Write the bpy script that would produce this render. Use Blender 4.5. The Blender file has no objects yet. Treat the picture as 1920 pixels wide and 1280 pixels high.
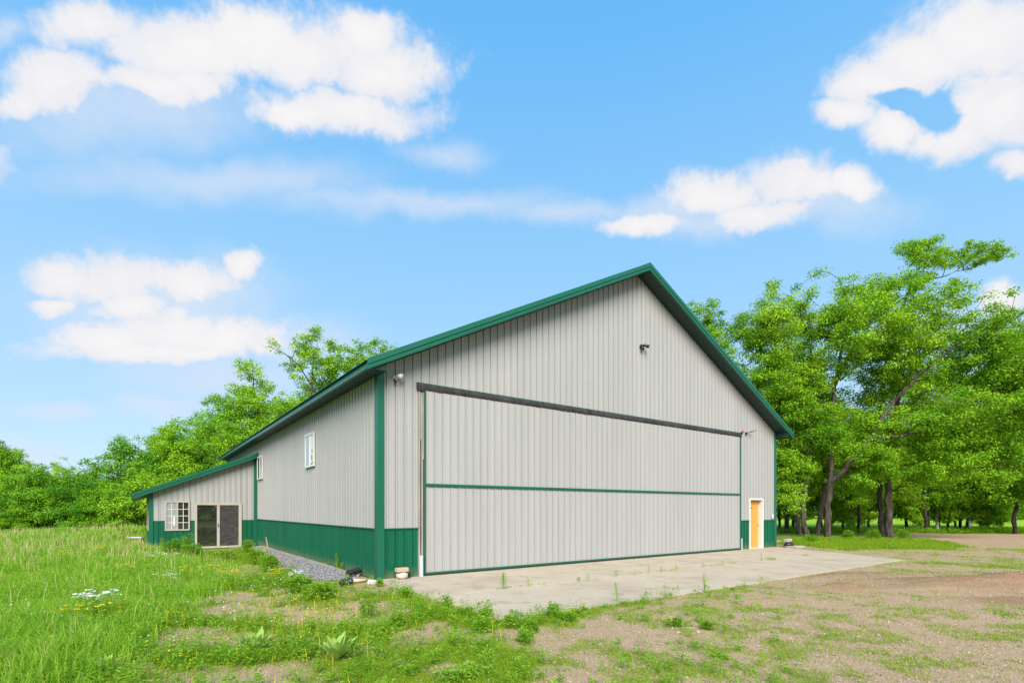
import bpy, math, random
import numpy as np
from mathutils import Vector

R = math.radians
sc = bpy.context.scene
COL = sc.collection
rng = np.random.default_rng(7)
random.seed(7)

# ------------------------------------------------------------------ camera / measured layout
F, HZ, CH = 968.5, 954.4, 1.667                  # focal length and horizon of the 1920 px photograph, eye height
TH = 0.624                                        # heading of the hangar front
A = np.array([-3.163, 12.208])                    # near corner of the hangar
W, L = 18.288, 25.9                               # hangar width and length
U = np.array([math.cos(TH), math.sin(TH)])
V_ = np.array([-math.sin(TH), math.cos(TH)])

def gp(px, py):
    y = F * CH / (py - HZ)
    return ((px - 960) / F * y, y)

def st(s, t):
    p = A + s * U + t * V_
    return (float(p[0]), float(p[1]))

cam = bpy.data.cameras.new('camera')
co = bpy.data.objects.new('camera', cam)
COL.objects.link(co)
co.location = (0, 0, CH)
co.rotation_euler = (R(90), 0, 0)
cam.sensor_width = 36
cam.lens = 36 * F / 1920
cam.shift_y = (HZ - 640) / 1920
cam.clip_start = 0.05
cam.clip_end = 5000
sc.camera = co

# ------------------------------------------------------------------ helpers
def tag(o, label=None, cat=None, group=None, kind=None):
    if label: o['label'] = label
    if cat: o['category'] = cat
    if group: o['group'] = group
    if kind: o['kind'] = kind
    return o

def link(name, me, parent=None):
    o = bpy.data.objects.new(name, me)
    COL.objects.link(o)
    if parent is not None:
        o.parent = parent
    return o

def empty(name, loc=(0, 0, 0), rz=0.0):
    o = bpy.data.objects.new(name, None)
    COL.objects.link(o)
    o.location = loc
    o.rotation_euler = (0, 0, rz)
    o.empty_display_size = 0.2
    return o

def np_mesh(name, V, loops, totals, mat, smooth=False, midx=None):
    me = bpy.data.meshes.new(name)
    V = np.asarray(V, np.float32)
    loops = np.asarray(loops, np.int32)
    totals = np.asarray(totals, np.int32)
    me.vertices.add(len(V)); me.vertices.foreach_set('co', V.ravel())
    me.loops.add(len(loops)); me.loops.foreach_set('vertex_index', loops)
    me.polygons.add(len(totals))
    starts = np.concatenate([[0], np.cumsum(totals)[:-1]]).astype(np.int32)
    me.polygons.foreach_set('loop_start', starts)
    me.polygons.foreach_set('loop_total', totals)
    for m in (mat if isinstance(mat, (list, tuple)) else [mat]):
        me.materials.append(m)
    if midx is not None:
        me.polygons.foreach_set('material_index', np.asarray(midx, np.int32))
    me.polygons.foreach_set('use_smooth', np.full(len(totals), smooth, bool))
    me.update(calc_edges=True)
    me.validate()
    return me

class MB:
    """collects geometry of one mesh"""
    def __init__(self): self.v = []; self.f = []; self.m = []
    def add(self, vs, fs, mi=0):
        b = len(self.v)
        self.v += [tuple(map(float, q)) for q in vs]
        self.f += [tuple(i + b for i in f) for f in fs]
        self.m += [mi] * len(fs)
    def box(self, x0, x1, y0, y1, z0, z1, mi=0, M=None):
        vs = [(x, y, z) for z in (z0, z1) for y in (y0, y1) for x in (x0, x1)]
        if M is not None: vs = [M @ Vector(q) for q in vs]
        self.add(vs, [(0, 2, 3, 1), (4, 5, 7, 6), (0, 1, 5, 4), (2, 6, 7, 3), (0, 4, 6, 2), (1, 3, 7, 5)], mi)
    def prism_y(self, poly, y0, y1, mi=0):          # polygon in x,z pushed along y
        n = len(poly)
        vs = [(x, y0, z) for x, z in poly] + [(x, y1, z) for x, z in poly]
        fs = [tuple(range(n)), tuple(range(2 * n - 1, n - 1, -1))]
        fs += [(i, i + n, (i + 1) % n + n, (i + 1) % n) for i in range(n)]
        self.add(vs, fs, mi)
    def tube(self, pts, rad, n=8, cap=True, mi=0):
        pts = [Vector(p) for p in pts]
        if not hasattr(rad, '__len__'): rad = [rad] * len(pts)
        vs = []; fs = []
        for i, p in enumerate(pts):
            d = (pts[min(i + 1, len(pts) - 1)] - pts[max(i - 1, 0)]).normalized()
            a = d.cross(Vector((0.31, 0.77, 0.55)))
            if a.length < .05: a = d.cross(Vector((1, 0, 0)))
            a.normalize(); b = d.cross(a)
            for k in range(n):
                t = 2 * math.pi * k / n
                vs.append(p + (a * math.cos(t) + b * math.sin(t)) * rad[i])
        for i in range(len(pts) - 1):
            for k in range(n):
                fs.append((i * n + k, i * n + (k + 1) % n, (i + 1) * n + (k + 1) % n, (i + 1) * n + k))
        if cap:
            fs.append(tuple(range(n - 1, -1, -1)))
            e = (len(pts) - 1) * n
            fs.append(tuple(range(e, e + n)))
        self.add(vs, fs, mi)
    def build(self, name, mat, parent=None, smooth=False, bevel=0):
        me = bpy.data.meshes.new(name)
        me.from_pydata(self.v, [], self.f)
        for m in (mat if isinstance(mat, (list, tuple)) else [mat]): me.materials.append(m)
        if any(self.m): me.polygons.foreach_set('material_index', np.array(self.m, np.int32))
        if smooth: me.polygons.foreach_set('use_smooth', np.ones(len(self.f), bool))
        me.update()
        o = link(name, me, parent)
        if bevel:
            md = o.modifiers.new('bevel', 'BEVEL'); md.width = bevel; md.segments = 2; md.limit_method = 'ANGLE'
        return o

# value noise -------------------------------------------------------
_T = np.random.default_rng(3).random((256, 256))
def vnoise(x, y):
    xi = np.floor(x).astype(int); yi = np.floor(y).astype(int)
    fx = x - xi; fy = y - yi
    fx = fx * fx * (3 - 2 * fx); fy = fy * fy * (3 - 2 * fy)
    a = _T[xi & 255, yi & 255]; b = _T[(xi + 1) & 255, yi & 255]
    c = _T[xi & 255, (yi + 1) & 255]; d = _T[(xi + 1) & 255, (yi + 1) & 255]
    return (a * (1 - fx) + b * fx) * (1 - fy) + (c * (1 - fx) + d * fx) * fy
def fbm(x, y, o=4):
    s = 0; a = .5; t = 0
    for i in range(o):
        s = s + a * vnoise(x * 2 ** i + 17.3 * i, y * 2 ** i + 5.1 * i); t += a; a *= .5
    return s / t
def sstep(a, b, x):
    t = np.clip((x - a) / (b - a), 0, 1)
    return t * t * (3 - 2 * t)
def inpoly(poly, x, y):
    r = np.zeros(np.shape(x), bool); n = len(poly)
    for i in range(n):
        x0, y0 = poly[i]; x1, y1 = poly[(i + 1) % n]
        c = ((y0 > y) != (y1 > y))
        with np.errstate(divide='ignore', invalid='ignore'):
            xx = (x1 - x0) * (y - y0) / (y1 - y0 if y1 != y0 else 1e-9) + x0
        r ^= c & (x < xx)
    return r
def soft_poly(poly, x, y, d=.35):
    s = 0
    for a, b in ((0, 0), (d, 0), (-d, 0), (0, d), (0, -d)):
        s = s + inpoly(poly, x + a, y + b)
    return s / 5

# ------------------------------------------------------------------ materials
def mat(name):
    m = bpy.data.materials.new(name); m.use_nodes = True
    nt = m.node_tree
    for n in list(nt.nodes): nt.nodes.remove(n)
    out = nt.nodes.new('ShaderNodeOutputMaterial')
    return m, nt, out
def N(nt, t, **kw):
    n = nt.nodes.new(t)
    for k, v in kw.items():
        if k.startswith('i_'):
            n.inputs[k[2:].replace('_', ' ')].default_value = v
        else: setattr(n, k, v)
    return n
def ramp(nt, fac, stops):
    r = nt.nodes.new('ShaderNodeValToRGB')
    e = r.color_ramp.elements
    while len(e) < len(stops): e.new(.5)
    for k, (p, c) in enumerate(stops):
        e[k].position = p; e[k].color = (*c, 1) if len(c) == 3 else c
    nt.links.new(fac, r.inputs[0])
    return r.outputs[0]
def mixc(nt, fac, a, b, mode='MIX'):
    n = nt.nodes.new('ShaderNodeMix'); n.data_type = 'RGBA'; n.blend_type = mode
    for sock, v in ((n.inputs[0], fac), (n.inputs[6], a), (n.inputs[7], b)):
        if hasattr(v, 'links'): nt.links.new(v, sock)
        else: sock.default_value = v if not isinstance(v, tuple) else ((*v, 1) if len(v) == 3 else v)
    return n.outputs[2]
def math_(nt, op, a, b=None, clamp=False):
    n = nt.nodes.new('ShaderNodeMath'); n.operation = op; n.use_clamp = clamp
    for i, v in enumerate((a, b)):
        if v is None: continue
        if hasattr(v, 'links'): nt.links.new(v, n.inputs[i])
        else: n.inputs[i].default_value = v
    return n.outputs[0]

def paint(name, c, rough=.4, var=.12, scale=1.2, stretch=(1, 1, .15), bump=.0, spec=.5, dirt=None, metallic=0):
    m, nt, out = mat(name)
    p = N(nt, 'ShaderNodeBsdfPrincipled'); p.inputs['Roughness'].default_value = rough
    p.inputs['Specular IOR Level'].default_value = spec; p.inputs['Metallic'].default_value = metallic
    tc = N(nt, 'ShaderNodeTexCoord'); mp = N(nt, 'ShaderNodeMapping'); mp.inputs['Scale'].default_value = stretch
    nt.links.new(tc.outputs['Object'], mp.inputs[0])
    n1 = N(nt, 'ShaderNodeTexNoise'); n1.inputs['Scale'].default_value = scale; n1.inputs['Detail'].default_value = 6
    nt.links.new(mp.outputs[0], n1.inputs['Vector'])
    mp2 = N(nt, 'ShaderNodeMapping'); mp2.inputs['Scale'].default_value = (1, 1, .035); nt.links.new(tc.outputs['Object'], mp2.inputs[0])
    ns = N(nt, 'ShaderNodeTexNoise'); ns.inputs['Scale'].default_value = 9; ns.inputs['Detail'].default_value = 5
    nt.links.new(mp2.outputs[0], ns.inputs['Vector'])
    lo = tuple(x * (1 - var) for x in c); hi = tuple(min(1, x * (1 + var)) for x in c)
    col = ramp(nt, n1.outputs[0], [(.3, lo), (.7, hi)])
    col = mixc(nt, 1.0, col, ramp(nt, ns.outputs[0], [(.3, (.93, .93, .92)), (.62, (1, 1, 1))]), 'MULTIPLY')
    if dirt:
        sep = N(nt, 'ShaderNodeSeparateXYZ'); nt.links.new(tc.outputs['Object'], sep.inputs[0])
        n2 = N(nt, 'ShaderNodeTexNoise'); n2.inputs['Scale'].default_value = 5; n2.inputs['Detail'].default_value = 5
        nt.links.new(tc.outputs['Object'], n2.inputs['Vector'])
        z = math_(nt, 'MULTIPLY', n2.outputs[0], dirt[1])
        f = math_(nt, 'SUBTRACT', 1.0, math_(nt, 'DIVIDE', sep.outputs[2], z), True)
        f = math_(nt, 'MULTIPLY', f, dirt[2])
        col = mixc(nt, f, col, dirt[0])
    nt.links.new(col, p.inputs['Base Color'])
    if bump:
        n3 = N(nt, 'ShaderNodeTexNoise'); n3.inputs['Scale'].default_value = 3; n3.inputs['Detail'].default_value = 3
        nt.links.new(tc.outputs['Object'], n3.inputs['Vector'])
        b = N(nt, 'ShaderNodeBump'); b.inputs['Strength'].default_value = bump; b.inputs['Distance'].default_value = .02
        nt.links.new(n3.outputs[0], b.inputs['Height']); nt.links.new(b.outputs[0], p.inputs['Normal'])
    nt.links.new(p.outputs[0], out.inputs[0])
    return m

M = {}
SPL = ((.34, .27, .19), .5, .55)
M['tan'] = paint('tan_steel', (.342, .341, .337), .5, .04, .9, (1, 1, .12), .08, spec=.3)
M['green'] = paint('green_steel', (.003, .098, .050), .42, .12, 1.5, (1, 1, .2), .08, spec=.28, dirt=((.12, .15, .09), .50, .75))
M['green_trim'] = paint('green_trim_steel', (.008, .108, .062), .33, .08, 1.0, (1, 1, 1), .05, spec=.45)
M['green_roof'] = paint('green_roof_steel', (.018, .125, .075), .35, .08, .8, spec=.5)
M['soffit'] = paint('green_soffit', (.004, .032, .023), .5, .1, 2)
M['soffit_tan'] = paint('tan_soffit', (.27, .24, .19), .5, .1, 2)
M['black'] = paint('black_rubber', (.038, .035, .036), .75, .45, 2.5, (1.6, 1, 1), .4, spec=.25)
M['white'] = paint('white_vinyl', (.62, .62, .60), .4, .05, 2)
M['almond'] = paint('almond_vinyl', (.40, .365, .31), .42, .06, 2)
M['rust'] = paint('rusty_steel', (.085, .055, .045), .7, .5, 6, (1, 1, 1))
M['orange'] = paint('orange_door', (.62, .29, .045), .5, .06, 2, (1, 1, .3), .05)
M['dark'] = paint('dark_interior', (.02, .018, .016), .8, .2, 2)
M['pipe'] = paint('black_plastic', (.022, .024, .03), .38, .2, 4)
M['pvc'] = paint('pvc', (.46, .48, .50), .4, .08, 3)
M['metal'] = paint('grey_metal', (.35, .35, .36), .35, .1, 4, metallic=.6)
M['blackmetal'] = paint('black_metal', (.02, .02, .022), .35, .1, 4)
M['red'] = paint('red_plastic', (.42, .02, .03), .3, .1, 4)
M['wood'] = paint('weathered_wood', (.42, .26, .15), .8, .25, 5, (1, 1, .15), .3)
M['board'] = paint('grey_board', (.33, .31, .28), .85, .2, 4, (1, .2, 1), .3)
M['track'] = paint('track_steel', (.30, .285, .265), .5, .25, 3, (1, 1, .3))
M['bluewhite'] = paint('pale_blue_paint', (.45, .52, .55), .5, .15, 3)
M['foundation'] = paint('foundation_concrete', (.40, .35, .29), .9, .15, 3, (1, 1, 1), .3)

def stone(name, a, b, sc_=9):
    m, nt, out = mat(name)
    p = N(nt, 'ShaderNodeBsdfPrincipled', i_Roughness=.9)
    tc = N(nt, 'ShaderNodeTexCoord'); g = N(nt, 'ShaderNodeNewGeometry')
    n1 = N(nt, 'ShaderNodeTexNoise', i_Scale=sc_, i_Detail=8.0); nt.links.new(tc.outputs['Object'], n1.inputs['Vector'])
    f = math_(nt, 'ADD', math_(nt, 'MULTIPLY', n1.outputs[0], .5), math_(nt, 'MULTIPLY', g.outputs['Random Per Island'], .5))
    nt.links.new(ramp(nt, f, [(.2, a), (.8, b)]), p.inputs['Base Color'])
    bm = N(nt, 'ShaderNodeBump', i_Strength=.5, i_Distance=.02)
    nt.links.new(n1.outputs[0], bm.inputs['Height']); nt.links.new(bm.outputs[0], p.inputs['Normal'])
    nt.links.new(p.outputs[0], out.inputs[0])
    return m
M['gravel'] = stone('crushed_stone', (.08, .08, .092), (.29, .285, .30), 14)
M['pebble'] = stone('pebble_stone', (.22, .155, .11), (.45, .36, .28), 14)
M['rock'] = stone('field_stone', (.30, .27, .24), (.52, .47, .42), 7)
M['brick'] = stone('tan_brick', (.42, .30, .2), (.56, .44, .32), 9)
M['white_rock'] = stone('white_stone', (.55, .53, .5), (.75, .73, .7), 7)

def leafmat(name, stops, trans=.35, noise=.25, tr_tint=(1.2, 1.15, .45)):
    m, nt, out = mat(name)
    g = N(nt, 'ShaderNodeNewGeometry'); oi = N(nt, 'ShaderNodeObjectInfo')
    n1 = N(nt, 'ShaderNodeTexNoise', i_Scale=noise, i_Detail=2.0)
    nt.links.new(g.outputs['Position'], n1.inputs['Vector'])
    n2 = N(nt, 'ShaderNodeTexNoise', i_Scale=noise * 5, i_Detail=1.0)
    nt.links.new(g.outputs['Position'], n2.inputs['Vector'])
    f = math_(nt, 'ADD', math_(nt, 'MULTIPLY', g.outputs['Random Per Island'], .38), math_(nt, 'MULTIPLY', n1.outputs[0], .62))
    f = math_(nt, 'ADD', f, math_(nt, 'MULTIPLY', n2.outputs[0], .42))
    f = math_(nt, 'ADD', f, math_(nt, 'MULTIPLY', oi.outputs['Random'], .16))
    f = math_(nt, 'SUBTRACT', f, .24, True)
    col = ramp(nt, f, stops)
    p = N(nt, 'ShaderNodeBsdfPrincipled', i_Roughness=.5)
    p.inputs['Specular IOR Level'].default_value = .12
    nt.links.new(col, p.inputs['Base Color'])
    t = N(nt, 'ShaderNodeBsdfTranslucent')
    nt.links.new(mixc(nt, 1.0, col, tr_tint, 'MULTIPLY'), t.inputs[0])
    mx = N(nt, 'ShaderNodeMixShader'); mx.inputs[0].default_value = trans
    nt.links.new(p.outputs[0], mx.inputs[1]); nt.links.new(t.outputs[0], mx.inputs[2])
    nt.links.new(mx.outputs[0], out.inputs[0])
    return m
M['leaf'] = leafmat('oak_leaf', [(.1, (.032, .13, .006)), (.42, (.135, .35, .010)), (.82, (.38, .58, .03))], .27)
M['leaf2'] = leafmat('thicket_leaf', [(.1, (.025, .12, .010)), (.42, (.11, .33, .018)), (.82, (.32, .55, .04))], .27)
M['leaf3'] = leafmat('forest_leaf', [(.1, (.04, .15, .010)), (.42, (.17, .40, .014)), (.82, (.40, .60, .035))], .34)
M['grass'] = leafmat('meadow_grass_blade', [(.1, (.055, .22, .012)), (.45, (.21, .44, .03)), (.72, (.36, .53, .07)), (.86, (.42, .52, .13)), (1, (.40, .42, .10))], .45, .6)
M['short'] = leafmat('short_grass_blade', [(.1, (.12, .25, .012)), (.5, (.22, .37, .018)), (.9, (.34, .43, .04))], .4, .8)
M['weed'] = leafmat('weed_leaf', [(.1, (.12, .29, .02)), (.5, (.22, .43, .03)), (.9, (.36, .53, .07))], .45, .9)
M['seed'] = leafmat('seed_head', [(.1, (.42, .36, .16)), (.9, (.60, .50, .28))], .3, .9)
M['mullein'] = leafmat('mullein_leaf', [(.1, (.24, .40, .07)), (.9, (.40, .54, .16))], .3, 1.5)
M['yellow'] = leafmat('yellow_petal', [(.1, (.75, .52, .01)), (.9, (.85, .70, .04))], .3, 1.5, (1, 1, 1))
M['petal'] = leafmat('white_petal', [(.1, (.70, .70, .66)), (.9, (.85, .85, .82))], .3, 1.5, (1, 1, 1))

def barkmat(name, a, b, sc_=6, st_=(1, 1, .25)):
    m, nt, out = mat(name)
    p = N(nt, 'ShaderNodeBsdfPrincipled', i_Roughness=.9)
    tc = N(nt, 'ShaderNodeTexCoord'); mp = N(nt, 'ShaderNodeMapping'); mp.inputs['Scale'].default_value = st_
    nt.links.new(tc.outputs['Object'], mp.inputs[0])
    n1 = N(nt, 'ShaderNodeTexNoise', i_Scale=sc_, i_Detail=8.0); nt.links.new(mp.outputs[0], n1.inputs['Vector'])
    nt.links.new(ramp(nt, n1.outputs[0], [(.35, a), (.65, b)]), p.inputs['Base Color'])
    bm = N(nt, 'ShaderNodeBump', i_Strength=.8, i_Distance=.04)
    nt.links.new(n1.outputs[0], bm.inputs['Height']); nt.links.new(bm.outputs[0], p.inputs['Normal'])
    nt.links.new(p.outputs[0], out.inputs[0])
    return m
M['bark'] = barkmat('oak_bark', (.018, .013, .010), (.105, .082, .066))
M['bark2'] = barkmat('forest_bark', (.014, .010, .008), (.065, .05, .04))
M['birch'] = barkmat('birch_bark', (.14, .12, .11), (.72, .70, .66), 5, (.5, .5, 1.6))

def glass(name, c, rough=.02, spec=.8):
    m, nt, out = mat(name)
    p = N(nt, 'ShaderNodeBsdfPrincipled', i_Roughness=rough)
    p.inputs['Base Color'].default_value = (*c, 1); p.inputs['Specular IOR Level'].default_value = spec
    p.inputs['Coat Weight'].default_value = .6; p.inputs['Coat Roughness'].default_value = .01
    nt.links.new(p.outputs[0], out.inputs[0])
    return m
M['glass'] = glass('dark_window_glass', (.018, .02, .018), .015, 1.0)
M['glass_pale'] = glass('pale_window_glass', (.27, .28, .29), .03)
def mesh_screen():
    m, nt, out = mat('insect_screen')
    p = N(nt, 'ShaderNodeBsdfPrincipled', i_Roughness=.7); p.inputs['Specular IOR Level'].default_value = .2
    tc = N(nt, 'ShaderNodeTexCoord'); mp = N(nt, 'ShaderNodeMapping'); mp.inputs['Scale'].default_value = (1, 1, 5)
    nt.links.new(tc.outputs['Object'], mp.inputs[0])
    n1 = N(nt, 'ShaderNodeTexNoise', i_Scale=4.0, i_Detail=8.0); nt.links.new(mp.outputs[0], n1.inputs['Vector'])
    nt.links.new(ramp(nt, n1.outputs[0], [(.3, (.02, .02, .02)), (.75, (.075, .07, .068))]), p.inputs['Base Color'])
    nt.links.new(p.outputs[0], out.inputs[0])
    return m
M['screen'] = mesh_screen()

def concrete():
    m, nt, out = mat('apron_concrete')
    p = N(nt, 'ShaderNodeBsdfPrincipled', i_Roughness=.85); p.inputs['Specular IOR Level'].default_value = .25
    tc = N(nt, 'ShaderNodeTexCoord')
    n1 = N(nt, 'ShaderNodeTexNoise', i_Scale=.7, i_Detail=7.0, i_Roughness=.6); nt.links.new(tc.outputs['Object'], n1.inputs['Vector'])
    n2 = N(nt, 'ShaderNodeTexNoise', i_Scale=45.0, i_Detail=4.0); nt.links.new(tc.outputs['Object'], n2.inputs['Vector'])
    c1 = ramp(nt, n1.outputs[0], [(.3, (.35, .285, .205)), (.5, (.455, .385, .288)), (.72, (.51, .443, .345))])
    c2 = mixc(nt, .35, c1, ramp(nt, n2.outputs[0], [(.3, (.33, .27, .20)), (.7, (.475, .41, .32))]))
    n3 = N(nt, 'ShaderNodeTexNoise', i_Scale=1.7, i_Detail=3.0); nt.links.new(tc.outputs['Object'], n3.inputs['Vector'])
    c3 = mixc(nt, ramp(nt, n3.outputs[0], [(.56, (0, 0, 0)), (.72, (.5, .5, .5))]), c2, (.25, .185, .125))
    nt.links.new(c3, p.inputs['Base Color'])
    bm = N(nt, 'ShaderNodeBump', i_Strength=.15, i_Distance=.01)
    nt.links.new(n2.outputs[0], bm.inputs['Height']); nt.links.new(bm.outputs[0], p.inputs['Normal'])
    nt.links.new(p.outputs[0], out.inputs[0])
    return m
M['concrete'] = concrete()

def groundmat():
    m, nt, out = mat('ground_dirt_and_grass')
    p = N(nt, 'ShaderNodeBsdfPrincipled', i_Roughness=.95); p.inputs['Specular IOR Level'].default_value = .15
    tc = N(nt, 'ShaderNodeTexCoord'); ob = tc.outputs['Object']
    def noise(s, d=6.0, r=.55):
        n = N(nt, 'ShaderNodeTexNoise', i_Scale=s, i_Detail=d, i_Roughness=r); nt.links.new(ob, n.inputs['Vector']); return n.outputs[0]
    fine, mid, big = noise(38.0, 6.0, .7), noise(3.2), noise(.45)
    vo = N(nt, 'ShaderNodeTexVoronoi', i_Scale=34.0); nt.links.new(ob, vo.inputs['Vector'])
    vo2 = N(nt, 'ShaderNodeTexVoronoi', i_Scale=75.0); nt.links.new(ob, vo2.inputs['Vector'])
    d1 = ramp(nt, fine, [(.3, (.24, .15, .088)), (.5, (.385, .262, .16)), (.72, (.52, .38, .25))])
    d1 = mixc(nt, .38, d1, ramp(nt, vo2.outputs['Color'], [(.0, (.205, .133, .085)), (.6, (.42, .30, .20)), (1, (.60, .465, .335))]))
    d1 = mixc(nt, .28, d1, ramp(nt, vo.outputs['Color'], [(.0, (.225, .148, .098)), (.6, (.40, .288, .192)), (1, (.56, .428, .31))]))
    d1 = mixc(nt, ramp(nt, mid, [(.35, (0, 0, 0)), (.7, (.55, .55, .55))]), d1, (.40, .285, .186))
    mps = N(nt, 'ShaderNodeMapping'); mps.inputs['Scale'].default_value = (.45, 2.4, 1); mps.inputs['Rotation'].default_value = (0, 0, .25); nt.links.new(ob, mps.inputs[0])
    ns_ = N(nt, 'ShaderNodeTexNoise', i_Scale=1.6, i_Detail=8.0, i_Roughness=.65); nt.links.new(mps.outputs[0], ns_.inputs['Vector']); strk = ns_.outputs[0]
    at = N(nt, 'ShaderNodeAttribute', attribute_name='brown')
    br = ramp(nt, fine, [(.3, (.11, .056, .028)), (.5, (.235, .125, .066)), (.75, (.35, .205, .118))])
    fb = math_(nt, 'ADD', at.outputs['Fac'], math_(nt, 'MULTIPLY', math_(nt, 'SUBTRACT', strk, .5), 1.3))
    d2 = mixc(nt, ramp(nt, fb, [(.30, (0, 0, 0)), (.85, (.66, .66, .66))]), d1, br)
    ag = N(nt, 'ShaderNodeAttribute', attribute_name='green')
    gcol = ramp(nt, noise(9.0, 6.0, .65), [(.3, (.085, .17, .012)), (.55, (.15, .255, .018)), (.75, (.24, .30, .035))])
    fg = math_(nt, 'ADD', ag.outputs['Fac'], math_(nt, 'MULTIPLY', math_(nt, 'SUBTRACT', noise(7.0, 8.0, .7), .5), 1.5))
    d3 = mixc(nt, ramp(nt, fg, [(.38, (0, 0, 0)), (.66, (1, 1, 1))]), d2, gcol)
    am = N(nt, 'ShaderNodeAttribute', attribute_name='meadow')
    mcol = ramp(nt, big, [(.3, (.17, .36, .015)), (.7, (.29, .46, .025))])
    d4 = mixc(nt, am.outputs['Fac'], d3, mcol)
    nt.links.new(d4, p.inputs['Base Color'])
    h = math_(nt, 'ADD', math_(nt, 'MULTIPLY', fine, .6), math_(nt, 'MULTIPLY', vo.outputs['Distance'], .5))
    bm = N(nt, 'ShaderNodeBump', i_Strength=.7, i_Distance=.03)
    nt.links.new(h, bm.inputs['Height']); nt.links.new(bm.outputs[0], p.inputs['Normal'])
    nt.links.new(p.outputs[0], out.inputs[0])
    return m
M['ground'] = groundmat()

# ------------------------------------------------------------------ terrain
def local(x, y):
    dx = x - A[0]; dy = y - A[1]
    return dx * U[0] + dy * U[1], dx * V_[0] + dy * V_[1]
def gauss(x, y, cx, cy, rx, ry):
    return np.exp(-(((x - cx) / rx) ** 2 + ((y - cy) / ry) ** 2))
def tz(x, y):
    x = np.asarray(x, float); y = np.asarray(y, float)
    s, t = local(x, y)
    z = (fbm(x * .35, y * .35) - .5) * .10 + (fbm(x * 1.7 + 9, y * 1.7) - .5) * .05
    z = z + .42 * gauss(x, y, -23, 31, 6, 5) + .25 * gauss(x, y, -15, 9, 5, 6)
    z = z - .10 * gauss(x, y, *st(-2, 14), 3.5, 3)
    lump = fbm(x * 1.3 + 40, y * 1.3)
    z = z + .30 * gauss(x, y, 10.6, 11.2, 2.2, .9) * (.35 + lump) + .16 * gauss(x, y, 6.9, 10.7, .55, .22) * (.3 + 1.4 * lump)
    z = z + .14 * gauss(x, y, 8.6, 13.2, 2.4, .5) * lump + .10 * gauss(x, y, 11, 9.3, 2.5, .6) * lump
    z = z + .12 * gauss(x, y, 19.5, 28.2, 5, 2)
    # level bed for apron, hangar and the gravel strip
    bed = sstep(-.9, .1, s) * sstep(19.2, 18.2, s) * sstep(-6.4, -5.4, t) * sstep(27, 26, t)
    bed2 = sstep(-5.6, -4.8, s) * sstep(.1, -.4, s) * sstep(14.4, 15.3, t) * sstep(27, 26, t)
    grav = sstep(-1.8, -1.2, s) * sstep(.3, 0, s) * sstep(.2, .8, t) * sstep(15, 13.5, t)
    z = z * (1 - bed) - .010 * bed
    z = z * (1 - bed2) - .25 * bed2
    z = z * (1 - grav) - .03 * grav
    far = sstep(60, 200, np.hypot(x, y))
    return z * (1 - far)

P_TALL = [gp(*q) for q in [(-900, 990), (0, 997), (120, 997), (262, 1003), (283, 1032), (350, 1050), (440, 1066), (400, 1100), (335, 1125), (228, 1185), (222, 1232), (110, 1292), (-300, 1340), (-900, 1300)]]
P_WEED = [gp(*q) for q in [(283, 1030), (480, 1030), (520, 1060), (580, 1098), (650, 1112), (720, 1110), (800, 1142), (905, 1172), (690, 1200), (640, 1228), (500, 1245), (430, 1292), (110, 1292), (222, 1232), (228, 1185), (335, 1125), (400, 1100)]]
P_FINE = [gp(*q) for q in [(690, 1215), (800, 1200), (940, 1210), (1000, 1240), (960, 1300), (640, 1300), (590, 1262)]]
P_ISLE = [gp(*q) for q in [(1462, 1022), (1462, 1012), (1500, 1004), (1600, 1004), (1690, 1004), (1770, 1017), (1812, 1025), (1760, 1032), (1680, 1030), (1590, 1031), (1500, 1022)]]
P_EDGE = [gp(*q) for q in [(735, 1100), (800, 1130), (900, 1168), (960, 1162), (1090, 1135), (1180, 1120), (1260, 1110), (1230, 1124), (1100, 1152), (990, 1180), (880, 1185), (780, 1150)]]
P_CORN = [gp(*q) for q in [(1580, 1078), (1690, 1052), (1790, 1052), (1930, 1062), (1930, 1085), (1760, 1066), (1650, 1080)]]
P_FOREST = [gp(*q) for q in [(1440, 1004), (1560, 1003), (1700, 999), (1760, 1000), (2600, 1001), (2600, 992), (1700, 990), (1440, 990)]]
APR = [st(-.15, 0), st(-.15, -5.5), st(15.9, -5.5), st(18.32, -.2), st(18.32, 0)]
BARE = [(440, 1072, 62, 13), (385, 1128, 40, 6), (420, 1205, 130, 12), (330, 1195, 60, 10), (480, 1268, 170, 14), (560, 1165, 50, 8), (680, 1135, 80, 10), (470, 1150, 40, 7), (640, 1262, 80, 12), (800, 1250, 60, 10), (530, 1250, 70, 9)]
def bare(x, y):
    b = np.zeros(np.shape(x))
    for px, py, rx, ry in BARE:
        cx, cy = gp(px, py)
        ry_m = 1.35 * cy * ry / (py - HZ); rx_m = 1.3 * rx / F * cy
        b = np.maximum(b, np.exp(-(((x - cx) / rx_m) ** 2 + ((y - cy) / ry_m) ** 2) ** 1.5))
    return b
def on_built(x, y):
    s, t = local(x, y)
    h = (s > -.02) & (s < W + .05) & (t > -.02) & (t < L + .1)
    h |= (s > -4.4) & (s < 0) & (t > 15.35) & (t < 26)
    return h | inpoly(APR, x, y)
def on_gravel(x, y):
    s, t = local(x, y)
    n = (fbm(x * 1.2, y * 1.2) - .5) * .6
    return (s < .02) & (s > -1.15 + n + .25 * sstep(6, 12, t)) & (t > .5) & (t < 13.2)

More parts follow.
